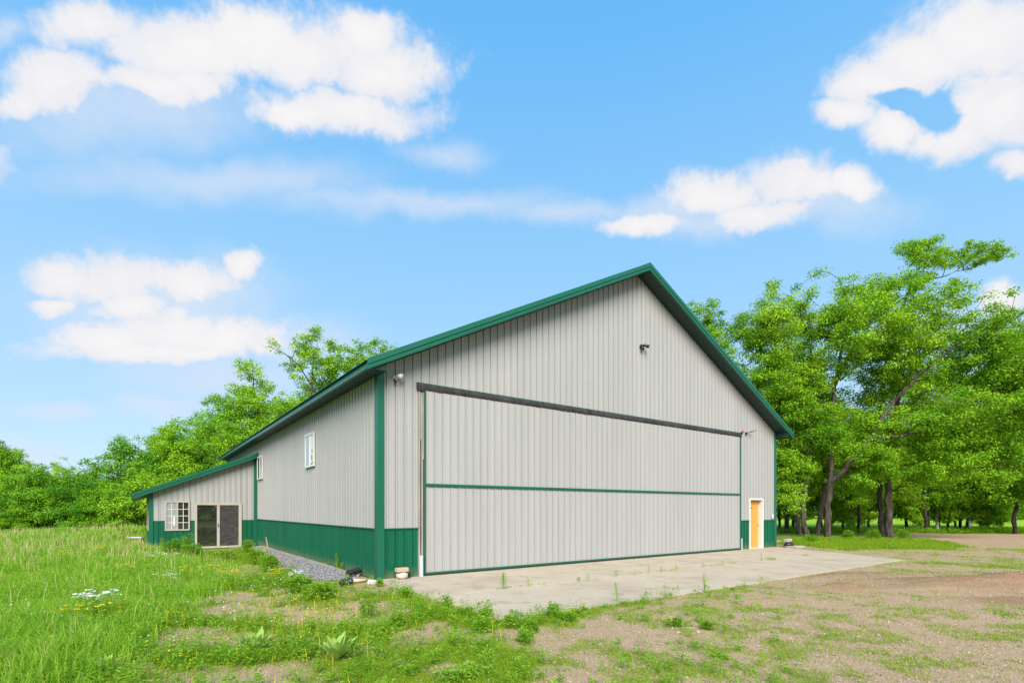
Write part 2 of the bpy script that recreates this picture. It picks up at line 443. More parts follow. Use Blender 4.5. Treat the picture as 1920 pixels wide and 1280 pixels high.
def masks(x, y):
    n1 = (fbm(x * .9, y * .9) - .5); n2 = (fbm(x * .9 + 31, y * .9 + 7) - .5)
    xx = x + n1 * .9 * np.clip(y / 9, .6, 2.5); yy = y + n2 * 1.2 * np.clip(y / 9, .6, 2.5)
    tall = soft_poly(P_TALL, xx, yy, .4) * (1 - .8 * bare(xx, yy))
    tall = np.maximum(tall, (x < -9.5) & (y < 6))
    weed = soft_poly(P_WEED, xx, yy, .3) * (1 - tall)
    b = bare(xx, yy)
    patch = fbm(x * 1.1 + 3, y * 1.1 + 11)
    weed = weed * sstep(.42, .58, patch + .08) * (1 - .97 * b)
    fine = soft_poly(P_FINE, xx, yy, .25) * sstep(.35, .5, fbm(x * 1.6, y * 1.6 + 4) + .08)
    isle = soft_poly(P_ISLE, x + n1 * 1.5, y + n2 * 2, .3)
    edge = soft_poly(P_EDGE, x + n1 * .5, y + n2 * .5, .12)
    corn = soft_poly(P_CORN, xx, yy, .5) * sstep(.40, .6, fbm(x * .8 + 50, y * .8))
    forest = inpoly(P_FOREST, x, y).astype(float)
    # thin scatter on the yard
    yard = sstep(.45, .64, fbm(x * .75 + 70, y * .75 + 3) * .42 + fbm(x * 3.4 + 12, y * 3.4) * .58) * (y < 22)
    yard = yard * (1 - sstep(.2, .6, brown(x, y)))
    yard = yard * (1 - .9 * b)
    ok = ~(on_built(x, y) | on_gravel(x, y))
    return tall * ok, weed * ok, fine * ok, isle * ok, edge * ok, corn * ok, forest * ok, yard * ok * (1 - tall) * (1 - weed)
def brown(x, y):
    b = np.zeros(np.shape(x))
    for cx, cy, rx, ry in ((10.6, 11.4, 3.6, 1.7), (8.3, 13.3, 2.8, .8), (6.9, 10.7, 1.0, .5), (12.5, 9.0, 3.4, 1.3), (9.6, 9.4, 1.8, .7), (14, 12.5, 3, 1.2)):
        b = np.maximum(b, gauss(x, y, cx, cy, rx, ry))
    return b

def grid(parts):
    return np.unique(np.concatenate([np.arange(a, b, s) for a, b, s in parts] + [np.array([parts[-1][1]])]))
gx = grid([(-1200, -200, 100), (-200, -60, 14), (-60, -34, 2), (-34, -14, .5), (-14, 16, .2), (16, 34, .5), (34, 70, 2), (70, 200, 14), (200, 1201, 100)])
gy = grid([(-1200, -100, 100), (-100, -10, 10), (-10, 2, 1), (2, 18, .2), (18, 40, .5), (40, 80, 2.5), (80, 200, 14), (200, 1201, 100)])
GX, GY = np.meshgrid(gx, gy)
GZ = tz(GX, GY)
nx, ny = len(gx), len(gy)
i = np.arange(nx * ny).reshape(ny, nx)
quads = np.stack([i[:-1, :-1], i[:-1, 1:], i[1:, 1:], i[1:, :-1]], -1).reshape(-1, 4)
gm = np_mesh('ground', np.stack([GX, GY, GZ], -1).reshape(-1, 3), quads.ravel(), np.full(len(quads), 4), M['ground'], True)
x_, y_ = GX.ravel(), GY.ravel()
tl, wd, fn, il, ed, cn, fo, yd = masks(x_, y_)
dist = np.hypot(x_, y_)
green = np.clip(tl * 1.0 + wd * .62 + fn * .6 + il * .95 + ed * .45 + cn * .6 + fo * .8 + yd * .45, 0, 1.2)
sl, tlc = local(x_, y_)
green = np.where((y_ > 24) & (x_ < 0), 1.1, green)
green = np.where((y_ < 2) & (x_ < 2) | (y_ < -3), 1.0, green)
meadow = np.where((y_ > 42), 1.0, 0.0)
for nm, arr in (('green', green), ('brown', brown(x_, y_)), ('meadow', meadow)):
    a = gm.attributes.new(nm, 'FLOAT', 'POINT'); a.data.foreach_set('value', arr.astype(np.float32))
tag(link('ground', gm), kind='structure')

# concrete apron ----------------------------------------------------
ab = MB()
tj = [-5.5, -2.94, -.01]
sj = [-.15, .42, 4.4, 8.4, 12.4, 15.9]
g_ = .013
for a in range(2):
    for k in range(5):
        t0, t1 = tj[a] + (g_ if a else 0), tj[a + 1] - (g_ if a == 0 else 0)
        s0, s1 = sj[k] + (g_ if k else 0), sj[k + 1] - (g_ if k < 4 else 0)
        e0 = e1 = s1
        if k == 4:
            f = lambda t: 15.9 + (t + 5.5) / 5.3 * 2.42
            e0, e1 = min(f(t0), 18.32), min(f(t1), 18.32)
        vs = [(s0, t0), (e0, t0), (e1, t1), (s0, t1)]
        q = [(*st(*v), z) for z in (-.14, .014) for v in vs]
        ab.add(q, [(3, 2, 1, 0), (4, 5, 6, 7), (0, 1, 5, 4), (1, 2, 6, 5), (2, 3, 7, 6), (3, 0, 4, 7)])
tag(ab.build('pavement', M['concrete'], bevel=.006), 'pale concrete apron in front of the big hangar door', kind='structure')

# ------------------------------------------------------------------ ribbed steel
PITCH = .2286
def profile(x0, x1, h=.02, phase=0.0, pitch=PITCH):
    xs = [(x0, 0.0)]
    k = math.ceil((x0 - phase) / pitch - 1)
    while True:
        c = phase + k * pitch; k += 1
        if c - .03 > x1: break
        for dx, d in ((-.039, 0), (-.037, -h * .9), (-.027, -h * .9), (-.022, h), (.014, h), (.024, 0), (.078, 0), (.086, h * .18), (.102, h * .18), (.110, 0), (.128, 0), (.136, h * .18), (.152, h * .18), (.160, 0)):  # groove left of each rib is added so its shade draws a dark line
            if x0 + .001 < c + dx < x1 - .001: xs.append((c + dx, d))
    xs.append((x1, 0.0))
    return xs
def ribbed(mb, P, x0, x1, z0, z1, h=.02, phase=0.0, brk=()):
    pr = profile(x0, x1, h, phase)
    for b in brk:
        if x0 < b < x1: pr.append((b, 0.0))
    pr.sort()
    z0 = z0 if callable(z0) else (lambda x, c=z0: c)
    z1 = z1 if callable(z1) else (lambda x, c=z1: c)
    vs = []
    for x, d in pr: vs += [P(x, d, z0(x)), P(x, d, z1(x))]
    mb.add(vs, [(2 * k, 2 * k + 2, 2 * k + 3, 2 * k + 1) for k in range(len(pr) - 1)])

# ------------------------------------------------------------------ hangar
hangar = empty('hangar', (A[0], A[1], 0), TH)
tag(hangar, 'large tan steel hangar with green base band, green roof edge and a wide folding door', 'hangar')
RZ = lambda s: 9.593 - .5 * abs(s - W / 2)          # underside of the roof over the walls
Pf = lambda x, d, z: (x, -d, z)
Pl = lambda x, d, z: (-d, x, z)
Pr = lambda x, d, z: (W + d, x, z)
Pb = lambda x, d, z: (x, L + d, z)
D0, D1, DT = 1.165, 15.344, 4.60
HW = 1.2
front = MB()
ribbed(front, Pf, 0, 1.02, HW, RZ)
ribbed(front, Pf, 1.02, 15.45, DT, RZ, brk=(W / 2,))
ribbed(front, Pf, 15.45, 16.15, HW, RZ)
ribbed(front, Pf, 16.15, 17.21, 2.1, RZ)
ribbed(front, Pf, 17.21, W, HW, RZ)
def screws(mb, P, x0, x1, zs, top):
    k = math.ceil(x0 / PITCH)
    while k * PITCH < x1:
        x = k * PITCH + .035; k += 1
        for z in zs:
            if x < x1 - .02 and z < top(x) - .05:
                q = [P(x + a, d, z + c_) for d in (.0005, .007) for a, c_ in ((-.006, -.006), (.006, -.006), (.006, .006), (-.006, .006))]
                mb.add(q, [(4, 5, 6, 7), (0, 1, 5, 4), (1, 2, 6, 5), (2, 3, 7, 6), (3, 0, 4, 7)], 1)
screws(front, Pf, .2, 1.0, (1.5, 2.2, 2.9, 3.6, 4.3), RZ); screws(front, Pf, .2, W - .2, (5.0, 5.6, 6.25, 6.9, 7.55, 8.2, 8.85), RZ); screws(front, Pf, 15.5, 16.1, (1.5, 2.2, 2.9, 3.6, 4.3), RZ); screws(front, Pf, 17.25, W - .2, (1.5, 2.2, 2.9, 3.6, 4.3), RZ); screws(front, Pf, 16.15, 17.2, (2.4, 2.9, 3.6, 4.3), RZ)
M['screw'] = paint('screw_heads', (.17, .165, .155), .5, .1, 3)
front.build('gable_wall', [M['tan'], M['screw']], hangar)
b = MB(); ribbed(b, Pl, 0, L, HW, RZ(0)); screws(b, Pl, .2, L, (1.5, 2.2, 2.9, 3.6, 4.3), lambda x: 9); b.build('side_wall', [M['tan'], M['screw']], hangar)
b = MB(); ribbed(b, Pr, 0, L, HW, RZ(0)); b.build('side_wall', M['tan'], hangar)
b = MB(); ribbed(b, Pb, 0, W, HW, RZ, brk=(W / 2,)); b.build('gable_wall', M['tan'], hangar)
b = MB()
ribbed(b, Pf, 0, 1.02, 0, HW); b.build('wainscot', M['green'], hangar)
b = MB()
ribbed(b, Pf, 15.45, 16.15, 0, HW); b.build('wainscot', M['green'], hangar)
b = MB(); ribbed(b, Pf, 17.21, W, 0, HW); b.build('wainscot', M['green'], hangar)
for P, a1 in ((Pl, L), (Pr, L), (Pb, W)):
    b = MB(); ribbed(b, P, 0, a1, 0, HW); b.build('wainscot', M['green'], hangar)
# drip trim above the band
for seg in ((.17, 1.02), (15.45, 16.12), (17.25, W - .17)):
    b = MB(); b.box(seg[0], seg[1], -.032, -.001, HW - .012, HW + .016); b.build('drip_trim', M['green_trim'], hangar)
b = MB(); b.box(-.032, -.001, .17, L - .1, HW - .012, HW + .016); b.build('drip_trim', M['green_trim'], hangar)
# corner trims
for s0, sgn in ((0, 1), (W, -1)):
    for t0, tg in ((0, 1), (L, -1)):
        b = MB()
        xs = sorted((s0 - sgn * .034, s0 + sgn * .142)); ys = sorted((t0 - tg * .034, t0 - tg * .003))
        b.box(xs[0], xs[1], ys[0], ys[1], -.02, RZ(0) - .02)
        xs = sorted((s0 - sgn * .034, s0 - sgn * .003)); ys = sorted((t0 - tg * .003, t0 + tg * .155))
        b.box(xs[0], xs[1], ys[0], ys[1], -.02, RZ(0) - .02)
        b.build('corner_trim', M['green_trim'], hangar, bevel=.006)
# roof
EO, GO = .43, .52
rf = MB()
def roof_side(sg):
    pr = profile(-GO, L + GO, .02)
    vs = []
    for y, d in pr:
        for x in (W / 2, W / 2 + sg * (W / 2 + EO + .06)):
            vs.append((x, y, RZ(x) + .205 + d))
    rf.add(vs, [(2 * k, 2 * k + 2, 2 * k + 3, 2 * k + 1) for k in range(len(pr) - 1)])
roof_side(-1); roof_side(1)
rf.build('roof', M['green_roof'], hangar)
b = MB()
b.prism_y([(W / 2 - .22, RZ(W / 2 - .22) + .228), (W / 2, RZ(W / 2) + .228), (W / 2 + .22, RZ(W / 2 + .22) + .228), (W / 2 + .22, RZ(W / 2 + .22) + .24), (W / 2, RZ(W / 2) + .25), (W / 2 - .22, RZ(W / 2 - .22) + .24)], -GO - .02, L + GO)
b.build('ridge_cap', M['green_roof'], hangar)
def slope_bar(mb, sg, z0, z1, y0, y1, e=EO + .02, x_in=None):
    xa = W / 2; xb = W / 2 + sg * (W / 2 + e)
    mb.prism_y([(xa, RZ(xa) + z0), (xb, RZ(xb) + z0), (xb, RZ(xb) + z1), (xa, RZ(xa) + z1)], y0, y1)
for sg in (-1, 1):
    for yf in (0, 1):
        y = -GO if yf == 0 else L + GO
        o = -1 if yf == 0 else 1
        b = MB()
        slope_bar(b, sg, .105, .236, *sorted((y + o * .045, y - o * .02)))
        slope_bar(b, sg, .016, .092, *sorted((y + o * .028, y - o * .02)))
        slope_bar(b, sg, -.006, .012, *sorted((y + o * .036, y - o * .05)))
        b.build('rake_trim', M['green_trim'], hangar)
# eave fascia
for sg in (-1, 1):
    xe = W / 2 + sg * (W / 2 + EO)
    b = MB()
    b.box(*sorted((xe - sg * .02, xe)), -GO + .02, L + GO - .02, RZ(xe) + .052, RZ(xe) + .19)
    b.box(*sorted((xe - sg * .02, xe + sg * .05)), -GO + .02, L + GO - .02, RZ(xe) - .006, RZ(xe) + .048)
    b.build('fascia', M['green_trim'], hangar)
# soffit: ribs run from wall to fascia
def soff(name, poly_fn, n0, n1, pitch):
    pass
for sg in (-1, 1):
    for yf in (0, 1):
        y0, y1 = (-GO + .02, -.03) if yf == 0 else (L + .03, L + GO - .02)
        b = MB(); vs = []; n = int((W / 2 + EO) / .05)
        for k in range(n + 1):
            x = W / 2 + sg * (W / 2 + EO - .005) * k / n
            dz = -.006 if (k // 2) % 2 else .004
            vs += [(x, y0, RZ(x) + dz), (x, y1, RZ(x) + dz)]
        b.add(vs, [(2 * k, 2 * k + 2, 2 * k + 3, 2 * k + 1) for k in range(n)])
        b.build('soffit', M['soffit'], hangar)
    b = MB(); vs = []
    xe = W / 2 + sg * (W / 2 + EO - .025); xw = W / 2 + sg * (W / 2 - .02); n = int(L / .06)
    for k in range(n + 1):
        y = L * k / n; dz = -.006 if (k // 2) % 2 else .004
        vs += [(xw, y, 4.835 + dz), (xe, y, 4.835 + dz)]
    b.add(vs, [(2 * k, 2 * k + 2, 2 * k + 3, 2 * k + 1) for k in range(n)])
    b.build('soffit', M['soffit'], hangar)

for sg in (-1, 1):
    for y0 in (-GO + .03, L + .03):
        xa, xb = sorted((W / 2 + sg * (W / 2 + EO - .03), W / 2 + sg * (W / 2 - .02)))
        b = MB(); b.prism_y([(xa, 4.832), (xb, 4.832), (xb, max(4.84, RZ(xb) - .02)), (xa, max(4.84, RZ(xa) - .02))], y0, y0 + GO - .06)
        b.build('soffit_return', M['soffit'], hangar)
# big folding door ---------------------------------------------------
door = MB()
door.box(D0, D1, -.05, -.046, .09, DT)                    # backing sheet
hd = door.build('folding_door', M['tan'], hangar)
Pd = lambda x, d, z: (x, -.066 - d, z)
b = MB(); ribbed(b, Pd, D0 + .03, D1 - .03, 2.31, DT + .01, .018, .1); b.build('upper_panel', M['tan'], hd)
b = MB(); ribbed(b, Pd, D0 + .03, D1 - .03, .10, 2.235, .018, .1); b.build('lower_panel', M['tan'], hd)
b = MB(); b.box(D0, D1, -.098, -.052, 2.235, 2.31); b.box(D0, D1, -.106, -.098, 2.262, 2.300); b.build('divider_rail', M['green_trim'], hd)
for x0, x1 in ((D0, D0 + .03), (D1 - .03, D1)):
    b = MB(); b.box(x0, x1, -.094, -.052, .10, 2.233); b.box(x0, x1, -.094, -.052, 2.312, DT); b.build('edge_trim', M['green_trim'], hd)
b = MB(); b.box(D0, D1, -.10, -.052, .06, .098); b.build('bottom_rail', M['green_trim'], hd)
b = MB(); b.box(D0, D1, -.085, -.055, .016, .058); b.build('bottom_seal', M['black'], hd)
# black weathered header flap
vs = []; n = 90; r_ = random.Random(4)
tear = 9.4
for k in range(n + 1):
    s = .97 + (15.46 - .97) * k / n
    zt = 4.775 + r_.uniform(-.006, .006); zb = 4.615 + r_.uniform(-.012, .010)
    o = -.085 + r_.uniform(-.012, .012)
    if k < 2: zt += .035
    if k > n - 2: zt -= .02
    if abs(s - 8.35) < .12: zb += .05; zt -= .03; o += .05
    vs += [(s, -.03, zt), (s, o + .03, zt - .012), (s, o, zt - .09), (s, o + .015, zb), (s, -.055, zb + .015), (s, -.03, zb + .03)]
fs = []
for k in range(n):
    for j in range(6):
        fs.append((k * 6 + j, k * 6 + 6 + j, k * 6 + 6 + (j + 1) % 6, k * 6 + (j + 1) % 6))
fs += [tuple(range(6)), tuple(n * 6 + q for q in (5, 4, 3, 2, 1, 0))]
b = MB(); b.add(vs, fs); b.build('door_header', M['black'], hangar)
b = MB(); b.box(1.0, 15.46, -.05, -.022, 4.786, 4.806); b.build('header_flashing', M['green_trim'], hangar)
# tracks beside the door
b = MB()
b.box(1.022, 1.05, -.06, 0, .02, 4.58); b.box(1.05, 1.16, -.012, 0, .02, 4.58); b.box(1.132, 1.158, -.045, -.012, 2.9, 4.58)
b.build('door_track', M['track'], hangar)
b = MB(); b.box(1.082, 1.099, -.03, -.014, .5, 3.4); b.build('guide_bar', M['rust'], hangar)
b = MB(); b.tube([(1.085, -.07, .0), (1.085, -.07, .53)], .048, 12); b.build('pipe_sleeve', M['pvc'], hangar)
b = MB(); b.box(15.36, 15.446, -.05, 0, .02, 4.58); b.build('door_track', M['blackmetal'], hangar)
b = MB(); b.tube([(15.43, -.085, .0), (15.43, -.085, .48)], .03, 10); b.build('pipe_sleeve', M['pvc'], hangar)
# service door
fr = MB()
fr.box(16.13, 16.20, -.035, .19, .01, 2.06); fr.box(17.16, 17.23, -.035, .19, .01, 2.06); fr.box(16.13, 17.23, -.035, .19, 2.06, 2.13)
fr.box(16.20, 17.16, .0, .22, .0, .03)
sd = MB(); sd.box(16.205, 17.155, .165, .21, .035, 2.055)
sd.box(16.30, 17.06, .158, .165, .25, 1.0); sd.box(16.30, 17.06, .158, .165, 1.12, 1.62)
svc = sd.build('service_door', M['orange'], hangar, bevel=.004)
fr.build('frame', M['white'], svc, bevel=.004)
b = MB(); b.box(16.22, 16.66, .150, .164, 1.715, 1.745); b.build('slot', M['dark'], svc)
b = MB(); b.tube([(17.06, .14, 1.02), (17.06, .165, 1.02)], .035, 10); b.tube([(17.06, .10, 1.02), (17.06, .14, 1.02)], [.03, .02], 10); b.build('knob', M['metal'], svc, smooth=True)

def side_window(parent, t0, t1, z0, z1, x=0.0, blind=False):
    f = MB(); w = .055
    f.box(x - .05, x - .004, t0, t1, z0, z0 + w); f.box(x - .05, x - .004, t0, t1, z1 - w, z1)
    f.box(x - .05, x - .004, t0, t0 + w, z0 + w, z1 - w); f.box(x - .05, x - .004, t1 - w, t1, z0 + w, z1 - w)
    tm = (t0 + t1) / 2
    f.box(x - .042, x - .004, tm - .03, tm + .03, z0 + w, z1 - w)
    f.box(x - .056, x - .05, t0 - .02, t1 + .02, z1 - .012, z1 + .02)
    fo = f.build('window', M['white'], parent)
    p = MB(); p.box(x - .026, x - .022, t0 + w, tm - .03, z0 + w, z1 - w)
    p.build('pane', M['white'] if blind else M['glass_pale'], fo)
    p = MB(); p.box(x - .03, x - .026, tm + .03, t1 - w, z0 + w, z1 - w); p.build('pane', M['glass_pale'] if blind else M['glass'], fo)
    if blind:
        d = MB()
        for a, c, hh, ww in ((.30, .02, .06, .10), (.12, .02, .09, .07), (.24, .16, .17, .07), (.22, .40, .10, .05)):
            d.box(x - .031, x - .0265, t0 + a, t0 + a + ww, z0 + w + c, z0 + w + c + hh)
        d.build('sticker', M['blackmetal'], fo)
side_window(hangar, 5.36, 6.44, 3.05, 4.14, -.02, True)
side_window(hangar, 14.0, 15.2, 3.06, 4.12, -.02)

# ------------------------------------------------------------------ annex
annex = empty('annex', (*st(0, 15.45), 0), TH)
tag(annex, 'small tan and green shed-roofed annex with a glass sliding door on the hangar side', 'annex building')
AW = 4.24; AL = 10.0; AB = -.28
AZ = lambda s: 4.13 + .419 * s                       # s negative
Pf2 = lambda x, d, z: (x, -d, z)
Pl2 = lambda x, d, z: (-AW - d, x, z)
AH = 1.16
wx0, wx1, wz0, wz1 = -3.69, -2.76, .73, 2.03
dx0, dx1, dz1 = -2.57, -.69, 1.95
DB = -.10
b = MB()
for x0, x1, lo in ((-AW, wx0, AH), (wx0, wx1, wz1), (wx1, dx0, AH), (dx0, dx1, dz1), (dx1, 0, AH)):
    ribbed(b, Pf2, x0, x1, lo, AZ)
b.build('gable_wall', M['tan'], annex)
b = MB(); ribbed(b, Pl2, 0, AL, AH, AZ(-AW)); b.build('side_wall', M['tan'], annex)
b = MB(); ribbed(b, lambda x, d, z: (x, AL + d, z), -AW, 0, AB, AZ); b.build('gable_wall', M['tan'], annex)
b = MB()
for x0, x1, hi in ((-AW, wx0, AH), (wx0, wx1, wz0), (wx1, dx0, AH), (dx0, dx1, DB), (dx1, 0, AH)):
    ribbed(b, Pf2, x0, x1, AB, hi)
b.build('wainscot', M['green'], annex)
b = MB(); ribbed(b, Pl2, 0, AL, AB, AH); b.build('wainscot', M['green'], annex)
b = MB(); b.box(-AW - .03, -AW + .13, -.032, -.003, AB, AZ(-AW + .1)); b.box(-AW - .03, -AW - .003, -.003, .13, AB, AZ(-AW) - .02); b.build('corner_trim', M['green_trim'], annex)
b = MB(); b.box(-.17, -.036, -.032, -.003, AB, AZ(-.17)); b.box(-.036, -.024, -.032, -.003, AB, AZ(-.17)); b.build('corner_trim', M['green_trim'], annex)
for x0, x1 in ((-AW + .13, wx0 - .005), (wx1 + .005, dx0 - .005), (dx1 + .005, -.17)):
    b = MB(); b.box(x0, x1, -.026, -.001, AH - .008, AH + .010); b.build('drip_trim', M['green_trim'], annex)
ao = .34; te = -4.86
b = MB(); pr = profile(-ao, AL + .2, .02); vs = []
for y, d in pr:
    for x in (-.01, te): vs.append((x, y, AZ(x) + .20 + d))
b.add(vs, [(2 * k, 2 * k + 2, 2 * k + 3, 2 * k + 1) for k in range(len(pr) - 1)]); b.build('roof', M['green_roof'], annex)
b = MB()
for z0, z1, y0, y1 in ((.115, .235, -ao - .045, -ao + .02), (.02, .10, -ao - .028, -ao + .02), (-.004, .016, -ao - .036, -ao + .04)):
    b.prism_y([(-.012, AZ(-.012) + z0), (te, AZ(te) + z0), (te, AZ(te) + z1), (-.012, AZ(-.012) + z1)], y0, y1)
b.build('rake_trim', M['green_trim'], annex)
b = MB(); b.box(te - .02, te, -ao, AL + .2, AZ(te) - .004, AZ(te) + .19); b.build('fascia', M['green_trim'], annex)
b = MB(); vs = [(-.012, -ao + .02, AZ(-.012)), (te, -ao + .02, AZ(te)), (te, AL + .2, AZ(te)), (-.012, AL + .2, AZ(-.012))]
b.add(vs, [(0, 1, 2, 3)]); b.build('soffit', M['soffit_tan'], annex)
# grid window
f = MB(); w = .06
f.box(wx0, wx1, -.05, 0, wz0, wz0 + w); f.box(wx0, wx1, -.05, 0, wz1 - w, wz1)
f.box(wx0, wx0 + w, -.05, 0, wz0 + w, wz1 - w); f.box(wx1 - w, wx1, -.05, 0, wz0 + w, wz1 - w)
wm = (wx0 + wx1) / 2
f.box(wm - .025, wm + .025, -.045, 0, wz0 + w, wz1 - w)
f.box(wx0 - .02, wx1 + .02, -.055, -.05, wz1 - .01, wz1 + .015)
gw = f.build('window', M['almond'], annex)
for x0, x1, mt in ((wx0 + w, wm - .025, 'glass_pale'), (wm + .025, wx1 - w, 'glass')):
    p = MB(); p.box(x0, x1, -.02, -.016, wz0 + w, wz1 - w); p.build('pane', M[mt], gw)
    g = MB(); xm = (x0 + x1) / 2; g.box(xm - .011, xm + .011, -.027, -.021, wz0 + w, wz1 - w)
    for k in (1, 2, 3):
        z = wz0 + w + (wz1 - wz0 - 2 * w) * k / 4; g.box(x0, x1, -.0265, -.0205, z - .011, z + .011)
    g.build('muntin', M['white'], gw)
p = MB(); p.box(wm - .16, wm - .09, -.031, -.027, wz0 + .22, wz0 + .62); p.build('sticker', M['white'], gw)
# sliding door
f = MB(); w = .085
f.box(dx0, dx1, -.07, 0, dz1 - w, dz1); f.box(dx0, dx0 + w, -.07, 0, DB, dz1 - w); f.box(dx1 - w - .04, dx1, -.07, 0, DB, dz1 - w)
f.box(dx0 + w, dx1 - w - .04, -.07, 0, DB, DB + .09)
f.box(dx0 - .025, dx1 + .02, -.075, -.07, dz1 - .012, dz1 + .02)
slid = f.build('sliding_door', M['almond'], annex)
dm = (dx0 + dx1) / 2 - .02
b = MB(); b.box(dm - .055, dm + .055, -.06, -.01, DB + .09, dz1 - w); b.build('meeting_stile', M['almond'], slid)
p = MB(); p.box(dx0 + w, dm - .055, -.03, -.026, DB + .09, dz1 - w); p.build('pane', M['glass'], slid)
p = MB(); p.box(dm + .055, dx1 - w - .04, -.036, -.032, DB + .09, dz1 - w); p.build('screen', M['screen'], slid)
b = MB(); b.box(dm - .015, dm + .015, -.085, -.06, .86, 1.0); b.build('handle', M['blackmetal'], slid)
b = MB(); b.box(dx0 - .15, dx1 + .1, -.45, -.06, AB, -.16); b.build('sill_step', M['foundation'], annex)
for q, (t0, t1) in enumerate(((1.0, 2.1), (3.2, 4.3), (5.6, 6.7))):
    f = MB(); f.box(-AW - .05, -AW - .004, t0, t1, .7, 2.0); fo_ = f.build('window', M['almond'], annex)
    p = MB(); p.box(-AW - .055, -AW - .05, t0 + .06, t1 - .06, .76, 1.94); p.build('pane', M['glass_pale'], fo_)
b = MB(); b.box(-AW - .10, -AW - .035, -.2, 3.0, AB - .05, -.02); b.build('footing_board', M['board'], annex)

# ------------------------------------------------------------------ fittings on the hangar front
def fit(name, s, z, t=-.02):
    return empty(name, (*st(s, t), z), TH)
o = fit('security_light', .41, 4.83)
tag(o, 'small white floodlight with black sensor near the top of the tall green corner', 'security light')
b = MB(); b.box(-.05, .05, -.03, 0, -.05, .05); b.build('mount', M['white'], o, bevel=.008)
b = MB(); b.tube([(0, -.03, .02), (.05, -.09, .03), (.09, -.20, .0)], [.025, .045, .07], 12); b.build('lamp_head', M['white'], o, smooth=True)
b = MB(); b.tube([(-.02, -.03, -.03), (-.03, -.09, -.10), (-.03, -.11, -.13)], [.02, .04, .035], 10); b.build('sensor', M['blackmetal'], o, smooth=True)
o = fit('security_camera', 9.31, 7.21)
tag(o, 'small black camera mounted high on the gable below the ridge', 'security camera')
b = MB(); b.tube([(0, 0, 0), (0, -.04, 0)], .075, 12); b.build('mount', M['blackmetal'], o)
b = MB(); b.tube([(0, -.04, .02), (.06, -.12, .03), (.15, -.22, -.03)], [.03, .05, .06], 10); b.build('body', M['blackmetal'], o, smooth=True)
b = MB(); b.tube([(-.02, -.04, -.02), (-.05, -.13, -.11)], [.04, .06], 10); b.build('sensor', M['blackmetal'], o, smooth=True)
o = fit('warning_light', 15.47, 4.84)
tag(o, 'red warning light at the end of the black door header', 'warning light')
b = MB(); b.box(-.05, .05, -.06, 0, -.10, -.03); b.build('mount', M['blackmetal'], o, bevel=.006)
b = MB(); b.tube([(0, -.06, -.04), (0.02, -.08, .03), (.03, -.09, .07)], [.045, .04, .015], 12); b.build('lens', M['red'], o, smooth=True)
o = fit('security_camera', 15.85, 4.82)
tag(o, 'black camera on a slanting bracket right of the red warning light', 'security camera')
b = MB(); b.box(-.06, .04, -.05, 0, -.06, .04); b.build('mount', M['blackmetal'], o, bevel=.006)
b = MB(); b.tube([(0, -.05, 0), (.12, -.12, .05), (.22, -.18, .09)], .016, 8); b.build('bracket', M['blackmetal'], o)
b = MB(); b.tube([(.20, -.12, .07), (.30, -.28, .13)], .04, 10); b.build('body', M['metal'], o)
o = fit('outlet_box', 17.96, 1.36)
tag(o, 'small white outlet box beside the right corner trim above the green band', 'outlet box')
b = MB(); b.box(-.06, .06, -.05, 0, -.09, .09); b.build('box_body', M['white'], o, bevel=.01)
b = MB(); b.box(-.045, .045, -.06, -.05, -.07, .07); b.build('cover', M['pvc'], o, bevel=.006)

# ------------------------------------------------------------------ loose things
def rock_mesh(name, sx, sy, sz, seed, m, sub=2):
    import bmesh
    bm = bmesh.new(); bmesh.ops.create_icosphere(bm, subdivisions=sub, radius=1)
    rr = random.Random(seed); ph = [rr.uniform(0, 6) for _ in range(6)]
    for v in bm.verts:
        k = 1 + .10 * math.sin(3 * v.co.x + ph[0]) + .10 * math.sin(4 * v.co.y + ph[1]) + .08 * math.sin(5 * v.co.z + ph[2]) + rr.uniform(-.04, .04)
        v.co = Vector((v.co.x * sx * k, v.co.y * sy * k, v.co.z * sz * k))
    me = bpy.data.meshes.new(name); bm.to_mesh(me); bm.free()
    me.materials.append(m)
    for p in me.polygons: p.use_smooth = True
    return me
def place(o, x, y, dz=0.0, rz=0.0):
    o.location = (x, y, float(tz(x, y)) + dz); o.rotation_euler = (0, 0, rz); return o
x, y = st(.50, -.22)
o = link('stone', rock_mesh('stone', .17, .12, .085, 1, M['rock'])); o.location = (x, y, .014 + .075); o.rotation_euler = (0, 0, TH)
tag(o, 'rounded grey stone on the concrete under a tan brick by the green corner', 'stone')
b = MB(); b.box(-.145, .145, -.08, .08, -.05, .05); o = b.build('brick', M['brick'], bevel=.012)
o.location = (x, y, .014 + .215); o.rotation_euler = (0, 0, TH + .06); tag(o, 'tan brick lying on top of a rounded grey stone', 'brick')
b = MB(); b.box(-.07, .07, -.06, .06, -.06, .06); o = b.build('block', M['blackmetal'], bevel=.015)
o.location = (*st(.70, -.12), .014 + .06); tag(o, 'small black block tucked behind the grey stone at the wall', 'block')
xr, yr = st(18.75, -.35)
o = link('boulder', rock_mesh('boulder', .26, .18, .12, 3, M['pipe'])); place(o, xr, yr, .13, .5)
tag(o, 'dark boulder beside the far right corner of the hangar under a pale block', 'stone')
b = MB(); b.box(-.2, .2, -.1, .1, -.07, .07); o = b.build('paving_block', M['rock'], bevel=.02); place(o, xr - .02, yr + .05, .31, TH)
tag(o, 'pale paving block lying on the dark boulder at the hangar corner', 'block')
b = MB(); b.box(-.42, .42, -.22, .22, -.03, .04); o = b.build('paving_slab', M['foundation'], bevel=.01); place(o, xr + .25, yr - .1, .03, TH)
tag(o, 'flat tan slab under the dark boulder at the hangar corner', 'slab')
